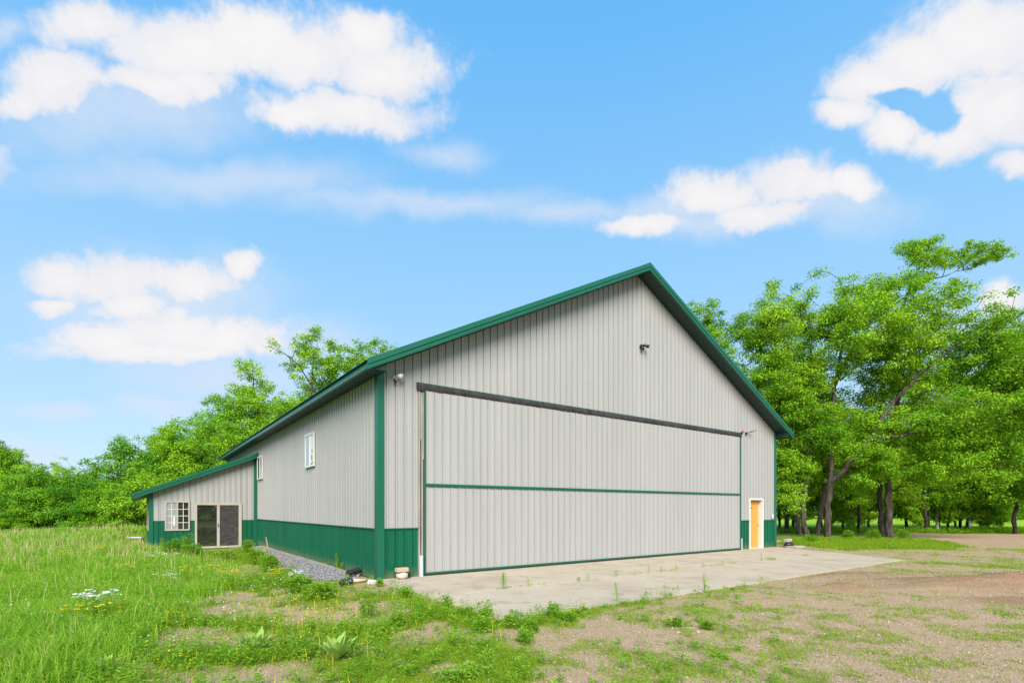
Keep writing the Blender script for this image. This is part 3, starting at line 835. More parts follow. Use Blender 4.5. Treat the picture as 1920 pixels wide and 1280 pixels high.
# drain pipes
def pipe(p0, p1, r, label):
    p0, p1 = Vector(p0), Vector(p1); n = 26
    pts = [p0.lerp(p1, k / n) for k in range(n + 1)]
    rad = [r * (1.0 if k % 2 else .88) for k in range(n + 1)]
    d = (p1 - p0).normalized()
    bm_ = MB(); bm_.tube(pts, rad, 14, False)
    bm_.tube([p1, p1 - d * .05], [r * .8, r * .8], 14, True, 1)
    bm_.tube([p0, p0 + d * .05], [r * .8, r * .8], 14, True, 1)
    o_ = bm_.build('drain_pipe', [M['pipe'], M['dark']], smooth=False)
    tag(o_, label, 'pipe', 'black drain pipes by the gravel')
q = gp(652, 1083); q2 = gp(672, 1079)
pipe((q[0], q[1], .12), (q2[0] + .02, q2[1] + .05, .14), .075, 'black corrugated pipe end lying on a flat stone by the gravel bed')
q = gp(640, 1099); q2 = gp(658, 1095)
pipe((q[0], q[1], .08), (q2[0], q2[1], .085), .075, 'black corrugated pipe end half hidden in weeds below the gravel bed')
x, y = gp(668, 1090)
o = link('flat_stone', rock_mesh('flat_stone', .26, .16, .05, 9, M['brick'])); place(o, x, y, .04, .5); tag(o, 'flat reddish stone under the upper black drain pipe', 'stone')
x, y = gp(697, 1092)
o = link('stone', rock_mesh('stone', .12, .09, .07, 12, M['white_rock'])); place(o, x, y, .03, .5); tag(o, 'pale stone at the gravel end near the apron corner', 'stone')
x, y = gp(257, 1028)
o = link('stone', rock_mesh('stone', .22, .17, .14, 14, M['white_rock'])); place(o, x, y, .22, .3); tag(o, 'white stone in the grass beside the annex corner', 'stone')
# stakes
for (px, py, h, dx, r, lab) in ((505, 1035, .62, -.14, .028, 'tall bare wooden stake leaning by the gravel near the annex'), (498, 1040, .28, -.03, .022, 'short wooden stake beside the taller leaning stake')):
    x, y = gp(px, py); z = float(tz(x, y))
    b = MB(); b.tube([(0, 0, -.1), (dx * .5, 0, h * .5), (dx, .02, h)], [r, r * .95, r * .8], 7); o = b.build('wooden_stake', M['wood'])
    o.location = (x, y, z); tag(o, lab, 'stake')
x, y = gp(485, 1047); b = MB(); b.box(-.8, .8, -.05, .05, 0, .05); o = b.build('timber', M['wood'], bevel=.006); place(o, x, y, .03, .85)
tag(o, 'old timber lying in the weeds where the gravel meets the annex', 'timber')
# edging board along the wall
b = MB()
for k in range(6):
    t0 = .9 + k * 2.05
    b.box(-.20, -.15, t0, t0 + 2.03, -.05, .055 + .006 * (k % 3))
o = b.build('edging_board', M['board']); o.location = (A[0], A[1], 0); o.rotation_euler = (0, 0, TH)
tag(o, 'grey edging board between the gravel bed and the green side wall', 'edging')
# bench beyond the annex
x, y = gp(256, 1011)
bench = empty('bench', (x - .2, y, float(tz(x, y))), .1); tag(bench, 'low pale blue bench in the grass beyond the annex', 'bench')
b = MB(); b.box(-.55, .55, -.2, .2, .34, .40); b.build('seat', M['bluewhite'], bench, bevel=.01)
for sx in (-.45, .45):
    b = MB(); b.box(sx - .04, sx + .04, -.17, .17, -.1, .34); b.build('leg', M['board'], bench)
b = MB(); b.box(-.41, .41, -.03, .03, .12, .20); b.build('stretcher', M['bluewhite'], bench)

# ------------------------------------------------------------------ scattered stones
def blobs(P, R_, name, m, flat=.7):
    n = len(P)
    base = np.array([(1, 0, 0), (-1, 0, 0), (0, 1, 0), (0, -1, 0), (0, 0, 1), (0, 0, -1)], float)
    fc = np.array([(0, 2, 4), (2, 1, 4), (1, 3, 4), (3, 0, 4), (2, 0, 5), (1, 2, 5), (3, 1, 5), (0, 3, 5)])
    J = base[None] * rng.uniform(.6, 1.2, (n, 6, 1)) + rng.normal(0, .18, (n, 6, 3))
    a = rng.uniform(0, 6.28, n); c, s = np.cos(a), np.sin(a)
    X = J[..., 0] * c[:, None] - J[..., 1] * s[:, None]; Y = J[..., 0] * s[:, None] + J[..., 1] * c[:, None]
    Vv = np.stack([X, Y, J[..., 2] * flat], -1) * R_[:, None, None] + P[:, None]
    loops = (fc[None] + (np.arange(n) * 6)[:, None, None]).reshape(-1)
    return np_mesh(name, Vv.reshape(-1, 3), loops, np.full(n * 8, 3), m)
n = 16000
s = rng.uniform(-1.7, -.2, n); t = rng.uniform(.5, 13.6, n)
x = A[0] + s * U[0] + t * V_[0]; y = A[1] + s * U[1] + t * V_[1]
k = on_gravel(x, y); x, y, s = x[k], y[k], s[k]
z = tz(x, y) + .01 + .03 * rng.random(len(x))
tag(link('gravel', blobs(np.stack([x, y, z], -1), rng.uniform(.018, .042, len(x)), 'gravel', M['gravel'])), 'crushed grey gravel bed along the side wall', kind='stuff')
n = 30000
r = 4.2 * (26 / 4.2) ** rng.random(n); a = rng.uniform(R(-48), R(52), n)
x, y = r * np.sin(a), r * np.cos(a)
k = ~on_built(x, y) & ~on_gravel(x, y) & (masks(x, y)[0] < .3); x, y, r = x[k], y[k], r[k]
rad = .006 + .012 * rng.random(len(x)) ** 3 + .0005 * r
rad[rng.random(len(x)) < .008] *= 1.9
tag(link('pebbles', blobs(np.stack([x, y, tz(x, y) + rad * .2], -1), rad, 'pebbles', M['pebble'])), 'small stones strewn over the dirt yard', kind='stuff')

# ------------------------------------------------------------------ grass
def sample(rho0, rmax, a0=-52, a1=52, p=1.5, r0=3.6):
    th = R(a1 - a0)
    # density rho0*(r/5)^-p per square metre
    q = 2 - p
    tot = rho0 * 5 ** p * th * (rmax ** q - r0 ** q) / q
    n = int(tot)
    u = rng.random(n)
    r = (r0 ** q + u * (rmax ** q - r0 ** q)) ** (1 / q)
    a = rng.uniform(R(a0), R(a1), n)
    return r * np.sin(a), r * np.cos(a), r
def blades(x, y, h, w, bend, name, m):
    n = len(x)
    z = tz(x, y) - .01
    a = rng.uniform(0, 2 * np.pi, n); dx, dy = np.cos(a), np.sin(a)
    f = rng.uniform(0, 2 * np.pi, n); sx, sy = np.cos(f) * w * .5, np.sin(f) * w * .5
    def ring(fr, out, ww):
        return x + dx * out, y + dy * out, z + h * fr, ww
    o1 = bend * h * .28; o2 = bend * h
    V = np.zeros((n, 5, 3))
    V[:, 0] = np.stack([x - sx, y - sy, z], -1); V[:, 1] = np.stack([x + sx, y + sy, z], -1)
    mx, my, mz = x + dx * o1, y + dy * o1, z + h * .58
    V[:, 2] = np.stack([mx + sx * .8, my + sy * .8, mz], -1); V[:, 3] = np.stack([mx - sx * .8, my - sy * .8, mz], -1)
    V[:, 4] = np.stack([x + dx * o2, y + dy * o2, z + h * (1 - .25 * np.clip(bend, 0, 1.5))], -1)
    b = (np.arange(n) * 5)[:, None]
    loops = np.concatenate([b + np.array([[0, 1, 2, 3]]), b + np.array([[3, 2, 4]])], 1).reshape(-1)
    tot = np.tile([4, 3], n)
    return np_mesh(name, V.reshape(-1, 3), loops, tot, m)
# tall meadow
x, y, r = sample(4200, 44, -60, 20)
tall = masks(x, y)[0]; tall = np.maximum(tall, ((y > 26) & (x < -8) & ~on_built(x, y)) * .9)
k = rng.random(len(x)) < tall * (.55 + .6 * fbm(x * .9, y * .9)); x, y, r = x[k], y[k], r[k]
h = (.06 + .32 * fbm(x * .55 + 5, y * .55)) * rng.uniform(.55, 1.4, len(x)) * (1 + .25 * sstep(8, 25, r))
tag(link('meadow_grass', blades(x, y, h, .0025 + .0007 * r + .0025 * rng.random(len(x)), rng.uniform(.1, .9, len(x)), 'meadow_grass', M['grass'])), 'tall green meadow grass', kind='stuff')
# seed stalks over the meadow
kk = (rng.random(len(x)) < .006 + .05 * sstep(14, 26, r))
xs, ys, rs = x[kk], y[kk], r[kk]
hs = rng.uniform(.34, .62, len(xs))
stalk = blades(xs, ys, hs, .003 + .0005 * rs, rng.uniform(.05, .3, len(xs)), 'grass_seed_heads', M['seed'])
tag(link('seed_grass', stalk), 'pale seed stalks rising over the meadow grass', kind='stuff')
# short grass everywhere else
x, y, r = sample(8500, 34, -52, 54)
_, wd, fn, il, ed, cn, fo, yd = masks(x, y)
den = np.clip(wd * .50 + fn * .85 + il * 1.0 + ed * .8 + cn * .65 + yd * .68 + .06, 0, 1)
k = (rng.random(len(x)) < den) & ~on_built(x, y) & ~on_gravel(x, y)
x, y, r = x[k], y[k], r[k]; wd, fn, il, ed, yd = wd[k], fn[k], il[k], ed[k], yd[k]
h = .02 + .04 * rng.random(len(x)) + .10 * wd * rng.random(len(x)) + .16 * il * rng.random(len(x)) + .07 * ed * rng.random(len(x)) + .03 * fn * rng.random(len(x))
tag(link('short_grass', blades(x, y, h, .003 + .0005 * r, rng.uniform(.2, 1.3, len(x)), 'short_grass', M['short'])), 'short patchy grass on the dirt yard', kind='stuff')

# grass rooted in the apron joints
sj_ = np.concatenate([rng.uniform(1.2, 16.2, 520), rng.choice([.42, 4.4, 8.4, 12.4], 160)])
tj_ = np.concatenate([np.full(520, -2.94), rng.uniform(-5.4, -.2, 160)])
kk = fbm(sj_ * 1.1, tj_ * 1.1 + 3) > .52; sj_, tj_ = sj_[kk], tj_[kk]
x = A[0] + sj_ * U[0] + tj_ * V_[0]; y = A[1] + sj_ * U[1] + tj_ * V_[1]
jg = blades(x, y, rng.uniform(.02, .07, len(x)), np.full(len(x), .012), rng.uniform(.3, 1.4, len(x)), 'joint_grass', M['short'])
o = tag(link('joint_grass', jg), 'thin grass growing along the apron joints', kind='stuff'); o.location.z = .05
# ------------------------------------------------------------------ broad-leaved weeds
def leaves_mesh(P, D, Nn, Ls, Ws, droop=.15):
    """kite leaves: base P, direction D, normal Nn"""
    B = np.cross(Nn, D); B /= np.linalg.norm(B, axis=1)[:, None] + 1e-9
    n = len(P); V = np.zeros((n, 4, 3))
    V[:, 0] = P
    mid = P + D * (Ls * .5)[:, None] + Nn * (Ls * .06)[:, None]
    V[:, 1] = mid + B * (Ws * .5)[:, None]; V[:, 3] = mid - B * (Ws * .5)[:, None]
    V[:, 2] = P + D * Ls[:, None] - Nn * (Ls * droop)[:, None]
    return V
def unit(v): return v / (np.linalg.norm(v, axis=1)[:, None] + 1e-9)
def quads_mesh(name, V, m):
    n = len(V)
    return np_mesh(name, V.reshape(-1, 3), np.arange(n * 4), np.full(n, 4), m)
def forb_leaves(x, y, z, h, sp, nl, ll):
    """leaf cloud for many small plants"""
    m = len(x); idx = np.repeat(np.arange(m), nl); n = len(idx)
    a = rng.uniform(0, 2 * np.pi, n); hh = rng.random(n) ** .8
    rr = sp[idx] * (.15 + .5 * rng.random(n)) * (1.05 - .6 * hh)
    P = np.stack([x[idx] + np.cos(a) * rr * .5, y[idx] + np.sin(a) * rr * .5, z[idx] + h[idx] * hh * .92], -1)
    D = unit(np.stack([np.cos(a), np.sin(a), rng.uniform(-.2, .9, n)], -1))
    Nn = unit(np.cross(D, np.stack([-np.sin(a), np.cos(a), rng.normal(0, .3, n)], -1)))
    Nn = np.where(Nn[:, 2:3] < 0, -Nn, Nn)
    Ls = ll[idx] * rng.uniform(.6, 1.3, n)
    return leaves_mesh(P, D, Nn, Ls, Ls * rng.uniform(.28, .5, n))
x, y, r = sample(300, 30, -52, 30, 1.4)
tl_, wd, fn, il, ed, cn, fo, yd = masks(x, y)
den = np.clip(wd * .75 + tl_ * .22 + il * .5 + ed * .55 + fn * .15 + yd * .10 + .004, 0, 1)
k = (rng.random(len(x)) < den) & ~on_built(x, y) & ~on_gravel(x, y); x, y, r = x[k], y[k], r[k]; tl_ = tl_[k]; il = il[k]
h = np.where(rng.random(len(x)) < .22 * wd[k], rng.uniform(.22, .46, len(x)), rng.uniform(.06, .26, len(x))) * (1 + .8 * tl_ + .8 * il); sp = h * rng.uniform(.7, 1.3, len(x)); ll = rng.uniform(.018, .05, len(x)) * (1 + .012 * r)
VV = forb_leaves(x, y, tz(x, y), h, sp, 34, ll)
tag(link('weeds', quads_mesh('weeds', VV, M['weed'])), 'mixed leafy weeds and clover over the dirt', kind='stuff')
def discs(P, R_, nrm_j, m, name):
    n = len(P); a = np.arange(6) * np.pi / 3
    t1 = unit(np.stack([np.ones(n), rng.normal(0, nrm_j, n), rng.normal(0, nrm_j, n)], -1))
    t2 = unit(np.stack([rng.normal(0, nrm_j, n), np.ones(n), rng.normal(0, nrm_j, n)], -1))
    V = P[:, None] + R_[:, None, None] * (np.cos(a)[None, :, None] * t1[:, None] + np.sin(a)[None, :, None] * t2[:, None])
    V[:, ::2, 2] += (R_ * .15)[:, None]
    return np_mesh(name, V.reshape(-1, 3), np.arange(n * 6), np.full(n, 6), m)
# tiny flowers sprinkled through the weeds
def sprinkle(n, boxes, hr, rr, m, name, lab):
    P = []
    for (px, py, rx, ry), c in boxes:
        qx = rng.normal(px, rx * .5, c); qy = np.maximum(rng.normal(py, ry * .5, c), 990)
        gy_ = F * CH / (qy - HZ); gx_ = (qx - 960) / F * gy_
        P.append(np.stack([gx_, gy_], -1))
    P = np.concatenate(P); k = ~on_built(P[:, 0], P[:, 1]); P = P[k]
    hz = rng.uniform(*hr, len(P))
    P3 = np.stack([P[:, 0], P[:, 1], tz(P[:, 0], P[:, 1]) + hz], -1)
    rr_ = rng.uniform(*rr, len(P))
    tag(link(name, discs(P3, rr_, .45, m, name)), lab, kind='stuff')
sprinkle(0, [((590, 1165, 90, 50), 260), ((330, 1075, 120, 40), 90), ((500, 1105, 120, 30), 120), ((200, 1040, 120, 20), 60), ((300, 1250, 100, 40), 40)],
         (.10, .40), (.006, .012), M['yellow'], 'yellow_wildflower_speckle', 'tiny yellow flowers speckled through the weeds')
sprinkle(0, [((520, 1120, 120, 40), 230), ((290, 1050, 60, 20), 200), ((330, 1085, 60, 20), 80), ((380, 1195, 150, 50), 60), ((120, 1180, 120, 60), 40), ((650, 1145, 60, 30), 30)],
         (.10, .40), (.006, .013), M['petal'], 'white_wildflower_speckle', 'tiny white flowers speckled through the weeds')
# trefoil style yellow spikes near the mulleins
x = rng.normal(0, 1, 300); y = rng.normal(0, 1, 300)
c = gp(560, 1175); x = c[0] + x * 1.0; y = c[1] + y * 1.2
tag(link('yellow_stalks', blades(x, y, rng.uniform(.12, .30, 300), np.full(300, .006), rng.uniform(.1, .5, 300), 'yellow_stalks', M['yellow'])), 'thin yellow flower stalks between the mulleins', kind='stuff')

# individual plants --------------------------------------------------
def plant(name, x, y, label, cat, group, stems, leafV, leafm, heads=None, headm=None, headname='flower_head'):
    z = float(tz(x, y))
    if inpoly(APR, np.array([x]), np.array([y]))[0]: z = .012
    e = empty(name, (x, y, z)); tag(e, label, cat, group)
    if stems:
        b = MB()
        for pts, r0 in stems: b.tube(pts, list(np.linspace(r0, r0 * .5, len(pts))), 5)
        b.build('stem', M['weed'], e)
    if leafV is not None and len(leafV):
        link('foliage', quads_mesh('foliage', leafV, leafm), e)
    if heads is not None:
        P, rr = heads
        for k in range(0, len(P), 6):              # six florets make one flower head
            link(headname, discs(np.array(P[k:k + 6]), np.array(rr[k:k + 6]), .18, headm, headname), e)
    return e
def big_leaf(L_, W_, az, el, curl, n=5):
    """one long mullein leaf as a strip of quads"""
    pts = []; q = []
    d = np.array([math.cos(az), math.sin(az)])
    side = np.array([-d[1], d[0], 0])
    p = np.array([0, 0, .02]); e = el
    for k in range(n + 1):
        f = k / n
        w = W_ * math.sin(math.pi * min(1, .12 + f * .88)) ** .8 * (1 if f < 1 else 0.02)
        pts.append((p - side * w / 2, p + np.array([0, 0, -.006]), p + side * w / 2))
        p = p + np.array([d[0] * math.cos(e), d[1] * math.cos(e), math.sin(e)]) * L_ / n
        e -= curl / n
    for k in range(n):
        a_, b_ = pts[k], pts[k + 1]
        q.append([a_[0], a_[1], b_[1], b_[0]]); q.append([a_[1], a_[2], b_[2], b_[1]])
    return q
def mullein(px, py, sz, label, seed):
    x, y = gp(px, py); rr = random.Random(seed); q = []
    for k in range(16):
        f = k / 15
        q += big_leaf(sz * rr.uniform(.8, 1.1) * (1 - .25 * f), sz * .30 * rr.uniform(.8, 1.15), k * 2.4 + rr.uniform(-.2, .2), .78 + .62 * f, .55 - .4 * f)
    plant('mullein', x, y, label, 'mullein plant', 'mulleins in the weeds', [([(0, 0, 0), (0, 0, sz * .35)], .02)], np.array(q), M['mullein'])
mullein(478, 1222, .37, 'large pale mullein rosette with upright leaves, left of the other big one', 1)
mullein(630, 1240, .37, 'large pale mullein rosette near the bare dirt below the apron corner', 2)
mullein(198, 1262, .22, 'small mullein rosette at the edge of the tall grass', 3)
mullein(405, 1043, .26, 'small mullein in front of the annex sliding door', 4)
def yarrow(px, py, n, spread, hh, label, seed, m='petal', cat='yarrow', group='white yarrow clumps', name='yarrow', hr=(.02, .04)):
    x, y = gp(px, py); rr = random.Random(seed); stems = []; P = []; rd = []
    for k in range(n):
        a = rr.uniform(0, 6.28); d = spread * math.sqrt(rr.random()); hx, hy = d * math.cos(a), d * math.sin(a) * .7
        hz = hh * rr.uniform(.82, 1.08)
        stems.append(([(hx * .4, hy * .4, 0), (hx * .8, hy * .8, hz * .5), (hx, hy, hz)], .004))
        for j in range(6):
            P.append((hx + rr.gauss(0, hr[0]), hy + rr.gauss(0, hr[0]), hz + rr.uniform(0, .012))); rd.append(rr.uniform(hr[0] * .6, hr[1] * .6))
    m_ = len(stems)
    lv = forb_leaves(np.array([s_[0][1][0] for s_ in stems]), np.array([s_[0][1][1] for s_ in stems]), np.zeros(m_), np.full(m_, hh * .8), np.full(m_, .12), 8, np.full(m_, .06))
    plant(name, x, y, label, cat, group, stems, lv, M['weed'], (P, rd), M[m])
yarrow(182, 1172, 34, .28, .46, 'broad clump of flat white yarrow heads in the tall grass', 1, hr=(.024, .044))
yarrow(557, 1102, 18, .2, .36, 'white yarrow clump beside the gravel bed', 2, hr=(.022, .042))
yarrow(310, 1112, 8, .25, .34, 'sparse white yarrow below the tall grass edge', 3)
yarrow(300, 1062, 18, .5, .34, 'loose white yarrow patch in front of the annex corner', 4)
for k, (px, py, n_, lab) in enumerate([(120, 1052, 6, 'yellow hawkweed clump farthest out in the tall meadow'), (155, 1055, 5, 'yellow hawkweed clump in the meadow next to the farthest one'), (192, 1037, 6, 'yellow hawkweed clump nearest the far thicket'), (235, 1080, 9, 'bright yellow hawkweed clump in the middle of the tall grass'), (352, 1086, 8, 'yellow hawkweed clump at the left end of the bare patch'),
        (420, 1092, 10, 'yellow hawkweed clump right below the bare dirt patch'), (450, 1098, 8, 'yellow hawkweed clump below the right end of the bare patch'), (523, 1092, 7, 'yellow hawkweed clump beside the white yarrow near the gravel'), (395, 1082, 6, 'yellow hawkweed clump inside the bare dirt patch'), (140, 1183, 5, 'yellow hawkweed beside the broad white yarrow'), (200, 1185, 4, 'yellow hawkweed under the broad white yarrow')]):
    yarrow(px, py + 12, n_ + 3, .20, .40, lab, 40 + k, 'yellow', 'hawkweed', 'yellow hawkweed clumps', 'hawkweed', (.016, .036))
def bush(px, py, hh, sp, nst, label, seed, ll=.06, name='weed', group='leafy weeds along the apron', stlf=60, xy=None):
    x, y = xy or gp(px, py); rr = random.Random(seed); stems = []; cx = []; cy = []
    for k in range(nst):
        a = rr.uniform(0, 6.28); d = sp * math.sqrt(rr.random()) * .6
        hx, hy = d * math.cos(a), d * math.sin(a); hz = hh * rr.uniform(.6, 1)
        stems.append(([(hx * .2, hy * .2, 0), (hx * .7, hy * .7, hz * .55), (hx, hy, hz)], .004 + .006 * hh)); cx.append((hx, hy, hz))
    c = np.array(cx); m_ = len(c)
    lv = forb_leaves(c[:, 0] * .8, c[:, 1] * .8, np.zeros(m_), c[:, 2], np.full(m_, sp * .9), stlf, np.full(m_, ll))
    plant(name, x, y, label, 'weed', group, stems, lv, M['weed'])
for k, (px, py, hh, sp, ns, lab) in enumerate([
        (762, 1121, .26, .20, 6, 'leafy weed overlapping the apron edge nearest the hangar corner'), (838, 1147, .30, .16, 5, 'upright leafy weed halfway along the left apron edge'),
        (872, 1160, .24, .22, 6, 'spreading weed next to the upright one on the left apron edge'), (905, 1170, .36, .24, 8, 'tall bushy weed at the near corner of the apron'),
        (905, 1190, .24, .24, 7, 'low bushy weed just below the near apron corner'), (952, 1178, .20, .14, 4, 'small weed right of the near apron corner'),
        (990, 1186, .24, .20, 6, 'bushy weed in the dirt below the apron front edge'), (1035, 1158, .26, .18, 5, 'leafy weed on the front apron edge with grass around it'),
        (1065, 1165, .2, .18, 5, 'second leafy weed along the front apron edge'), (690, 1158, .34, .22, 7, 'dark grassy weed tuft in the dirt left of the apron corner'),
        (745, 1176, .26, .2, 6, 'leafy weed in the dirt below the dark tuft'), (712, 1098, .2, .14, 5, 'bright weed at the green corner beside the apron'),
        (990, 1208, .2, .2, 5, 'dark low weed in the dirt below the front edge'), (1262, 1172, .18, .16, 4, 'lone dark weed out on the dirt yard'), (1322, 1178, .14, .14, 4, 'small weed on the dirt right of the lone dark one'),
        (860, 1274, .14, .34, 9, 'broad clover clump in the fine grass nearest the camera')]):
    bush(px, py, hh, sp, ns, lab, 100 + k, .055)
for k, (px, py, hh, sp, ns, lab) in enumerate([
        (318, 1046, .75, .55, 14, 'bushy flowering weed under the annex grid window'), (360, 1048, .62, .5, 12, 'bushy weed left of the sliding door frame'), (352, 1040, .9, .3, 8, 'tall pale weed against the sliding door frame'),
        (462, 1046, .75, .35, 9, 'tall weed at the inner corner of annex and hangar'), (480, 1058, .55, .6, 12, 'wide weed mound at the start of the gravel bed'), (510, 1072, .5, .55, 12, 'wide weed mound on the edge of the gravel bed'),
        (425, 1052, .4, .4, 9, 'low weed below the sliding door step'), (560, 1112, .40, .5, 12, 'weed mound below the white yarrow near the gravel'), (600, 1125, .36, .5, 12, 'weed mound between gravel and bare dirt')]):
    bush(px, py, hh, sp, ns, lab, 200 + k, .085, 'weed', 'leafy weeds by the annex', 90)
for k, (px, py, hh, lab) in enumerate([(630, 1066, .50, 'tall thin weed growing against the green side wall'), (643, 1068, .26, 'short thin weed growing against the green side wall'), (612, 1060, .16, 'tiny weed behind the edging board')]):
    x, y = gp(px, py); s, t = local(x, y)
    bush(px, py, hh, .12, 3, lab, 230 + k, .06, 'weed', 'weeds against the side wall', 24, st(-.09, t))
for k, (px, py, hh, sp, ns, lab) in enumerate([(1590, 1012, .5, .5, 9, 'leafy weed at the foot of the forked oak'), (1640, 1013, .55, .55, 10, 'leafy weed left of the stout oak trunk'), (1692, 1012, .55, .5, 9, 'leafy weed right of the stout oak trunk'), (1520, 1016, .45, .45, 8, 'leafy weed between the two oaks nearest the hangar')]):
    bush(px, py, hh, sp, ns, lab, 270 + k, .11, 'weed', 'weeds at the oak trunks', 60)
# weeds in the apron joint
def spike(px, py, hh, nl, ll, label, seed):
    x, y = gp(px, py); rr = random.Random(seed); q = []
    for k in range(nl):
        f = .08 + .92 * k / nl; a = k * 2.4
        for v in big_leaf(ll * (1.1 - .5 * f), ll * .16, a, .5 + .4 * f, .9, 2):
            q.append([np.array(p) + np.array([0, 0, hh * f]) for p in v])
    plant('weed', x, y, label, 'weed', 'weeds in the apron joint', [([(0, 0, 0), (.01, 0, hh * .5), (0, .01, hh)], .006)], np.array(q), M['weed'])
spike(944, 1105, .31, 46, .11, 'tallest feathery weed standing in the concrete joint', 1)
for k, (px, py, hh, nl, lab) in enumerate([(990, 1101, .20, 8, 'thin pale weed in the joint right of the tallest one'), (1085, 1091, .07, 14, 'low weed tuft in the apron joint beside a thin stalk'), (1102, 1088, .13, 8, 'thin stalk in the apron joint beside a low tuft'), (1155, 1082, .14, 14, 'weed tuft in the middle of the apron joint'),
        (1216, 1075, .20, 9, 'upright weed in the joint past the middle tuft'), (1240, 1073, .11, 12, 'small weed in the joint beside the upright one'), (1268, 1069, .12, 8, 'thin weed in the joint before the long bare stretch'), (1318, 1064, .13, 7, 'lone thin weed in the joint on the bare stretch'), (1355, 1060, .13, 8, 'thin bending weed farther along the joint'), (1427, 1051, .24, 8, 'tall thin weed near the far end of the joint')]):
    spike(px, py, hh, nl, .08, lab, 10 + k)
for k, (px, py, hh, sp, lab) in enumerate([(1448, 1050, .12, .30, 'dense low weed mat near the far end of the joint'), (1158, 1128, .42, .10, 'thin weed with yellow tips at the front apron edge'), (1322, 1107, .42, .08, 'dry bare stalk at the front apron edge'), (1250, 1119, .30, .14, 'dry brown stalk clump at the front apron edge')]):
    bush(px, py, hh, sp, 3, lab, 250 + k, .04, 'weed', 'small plants on the apron', 10 if k else 30)

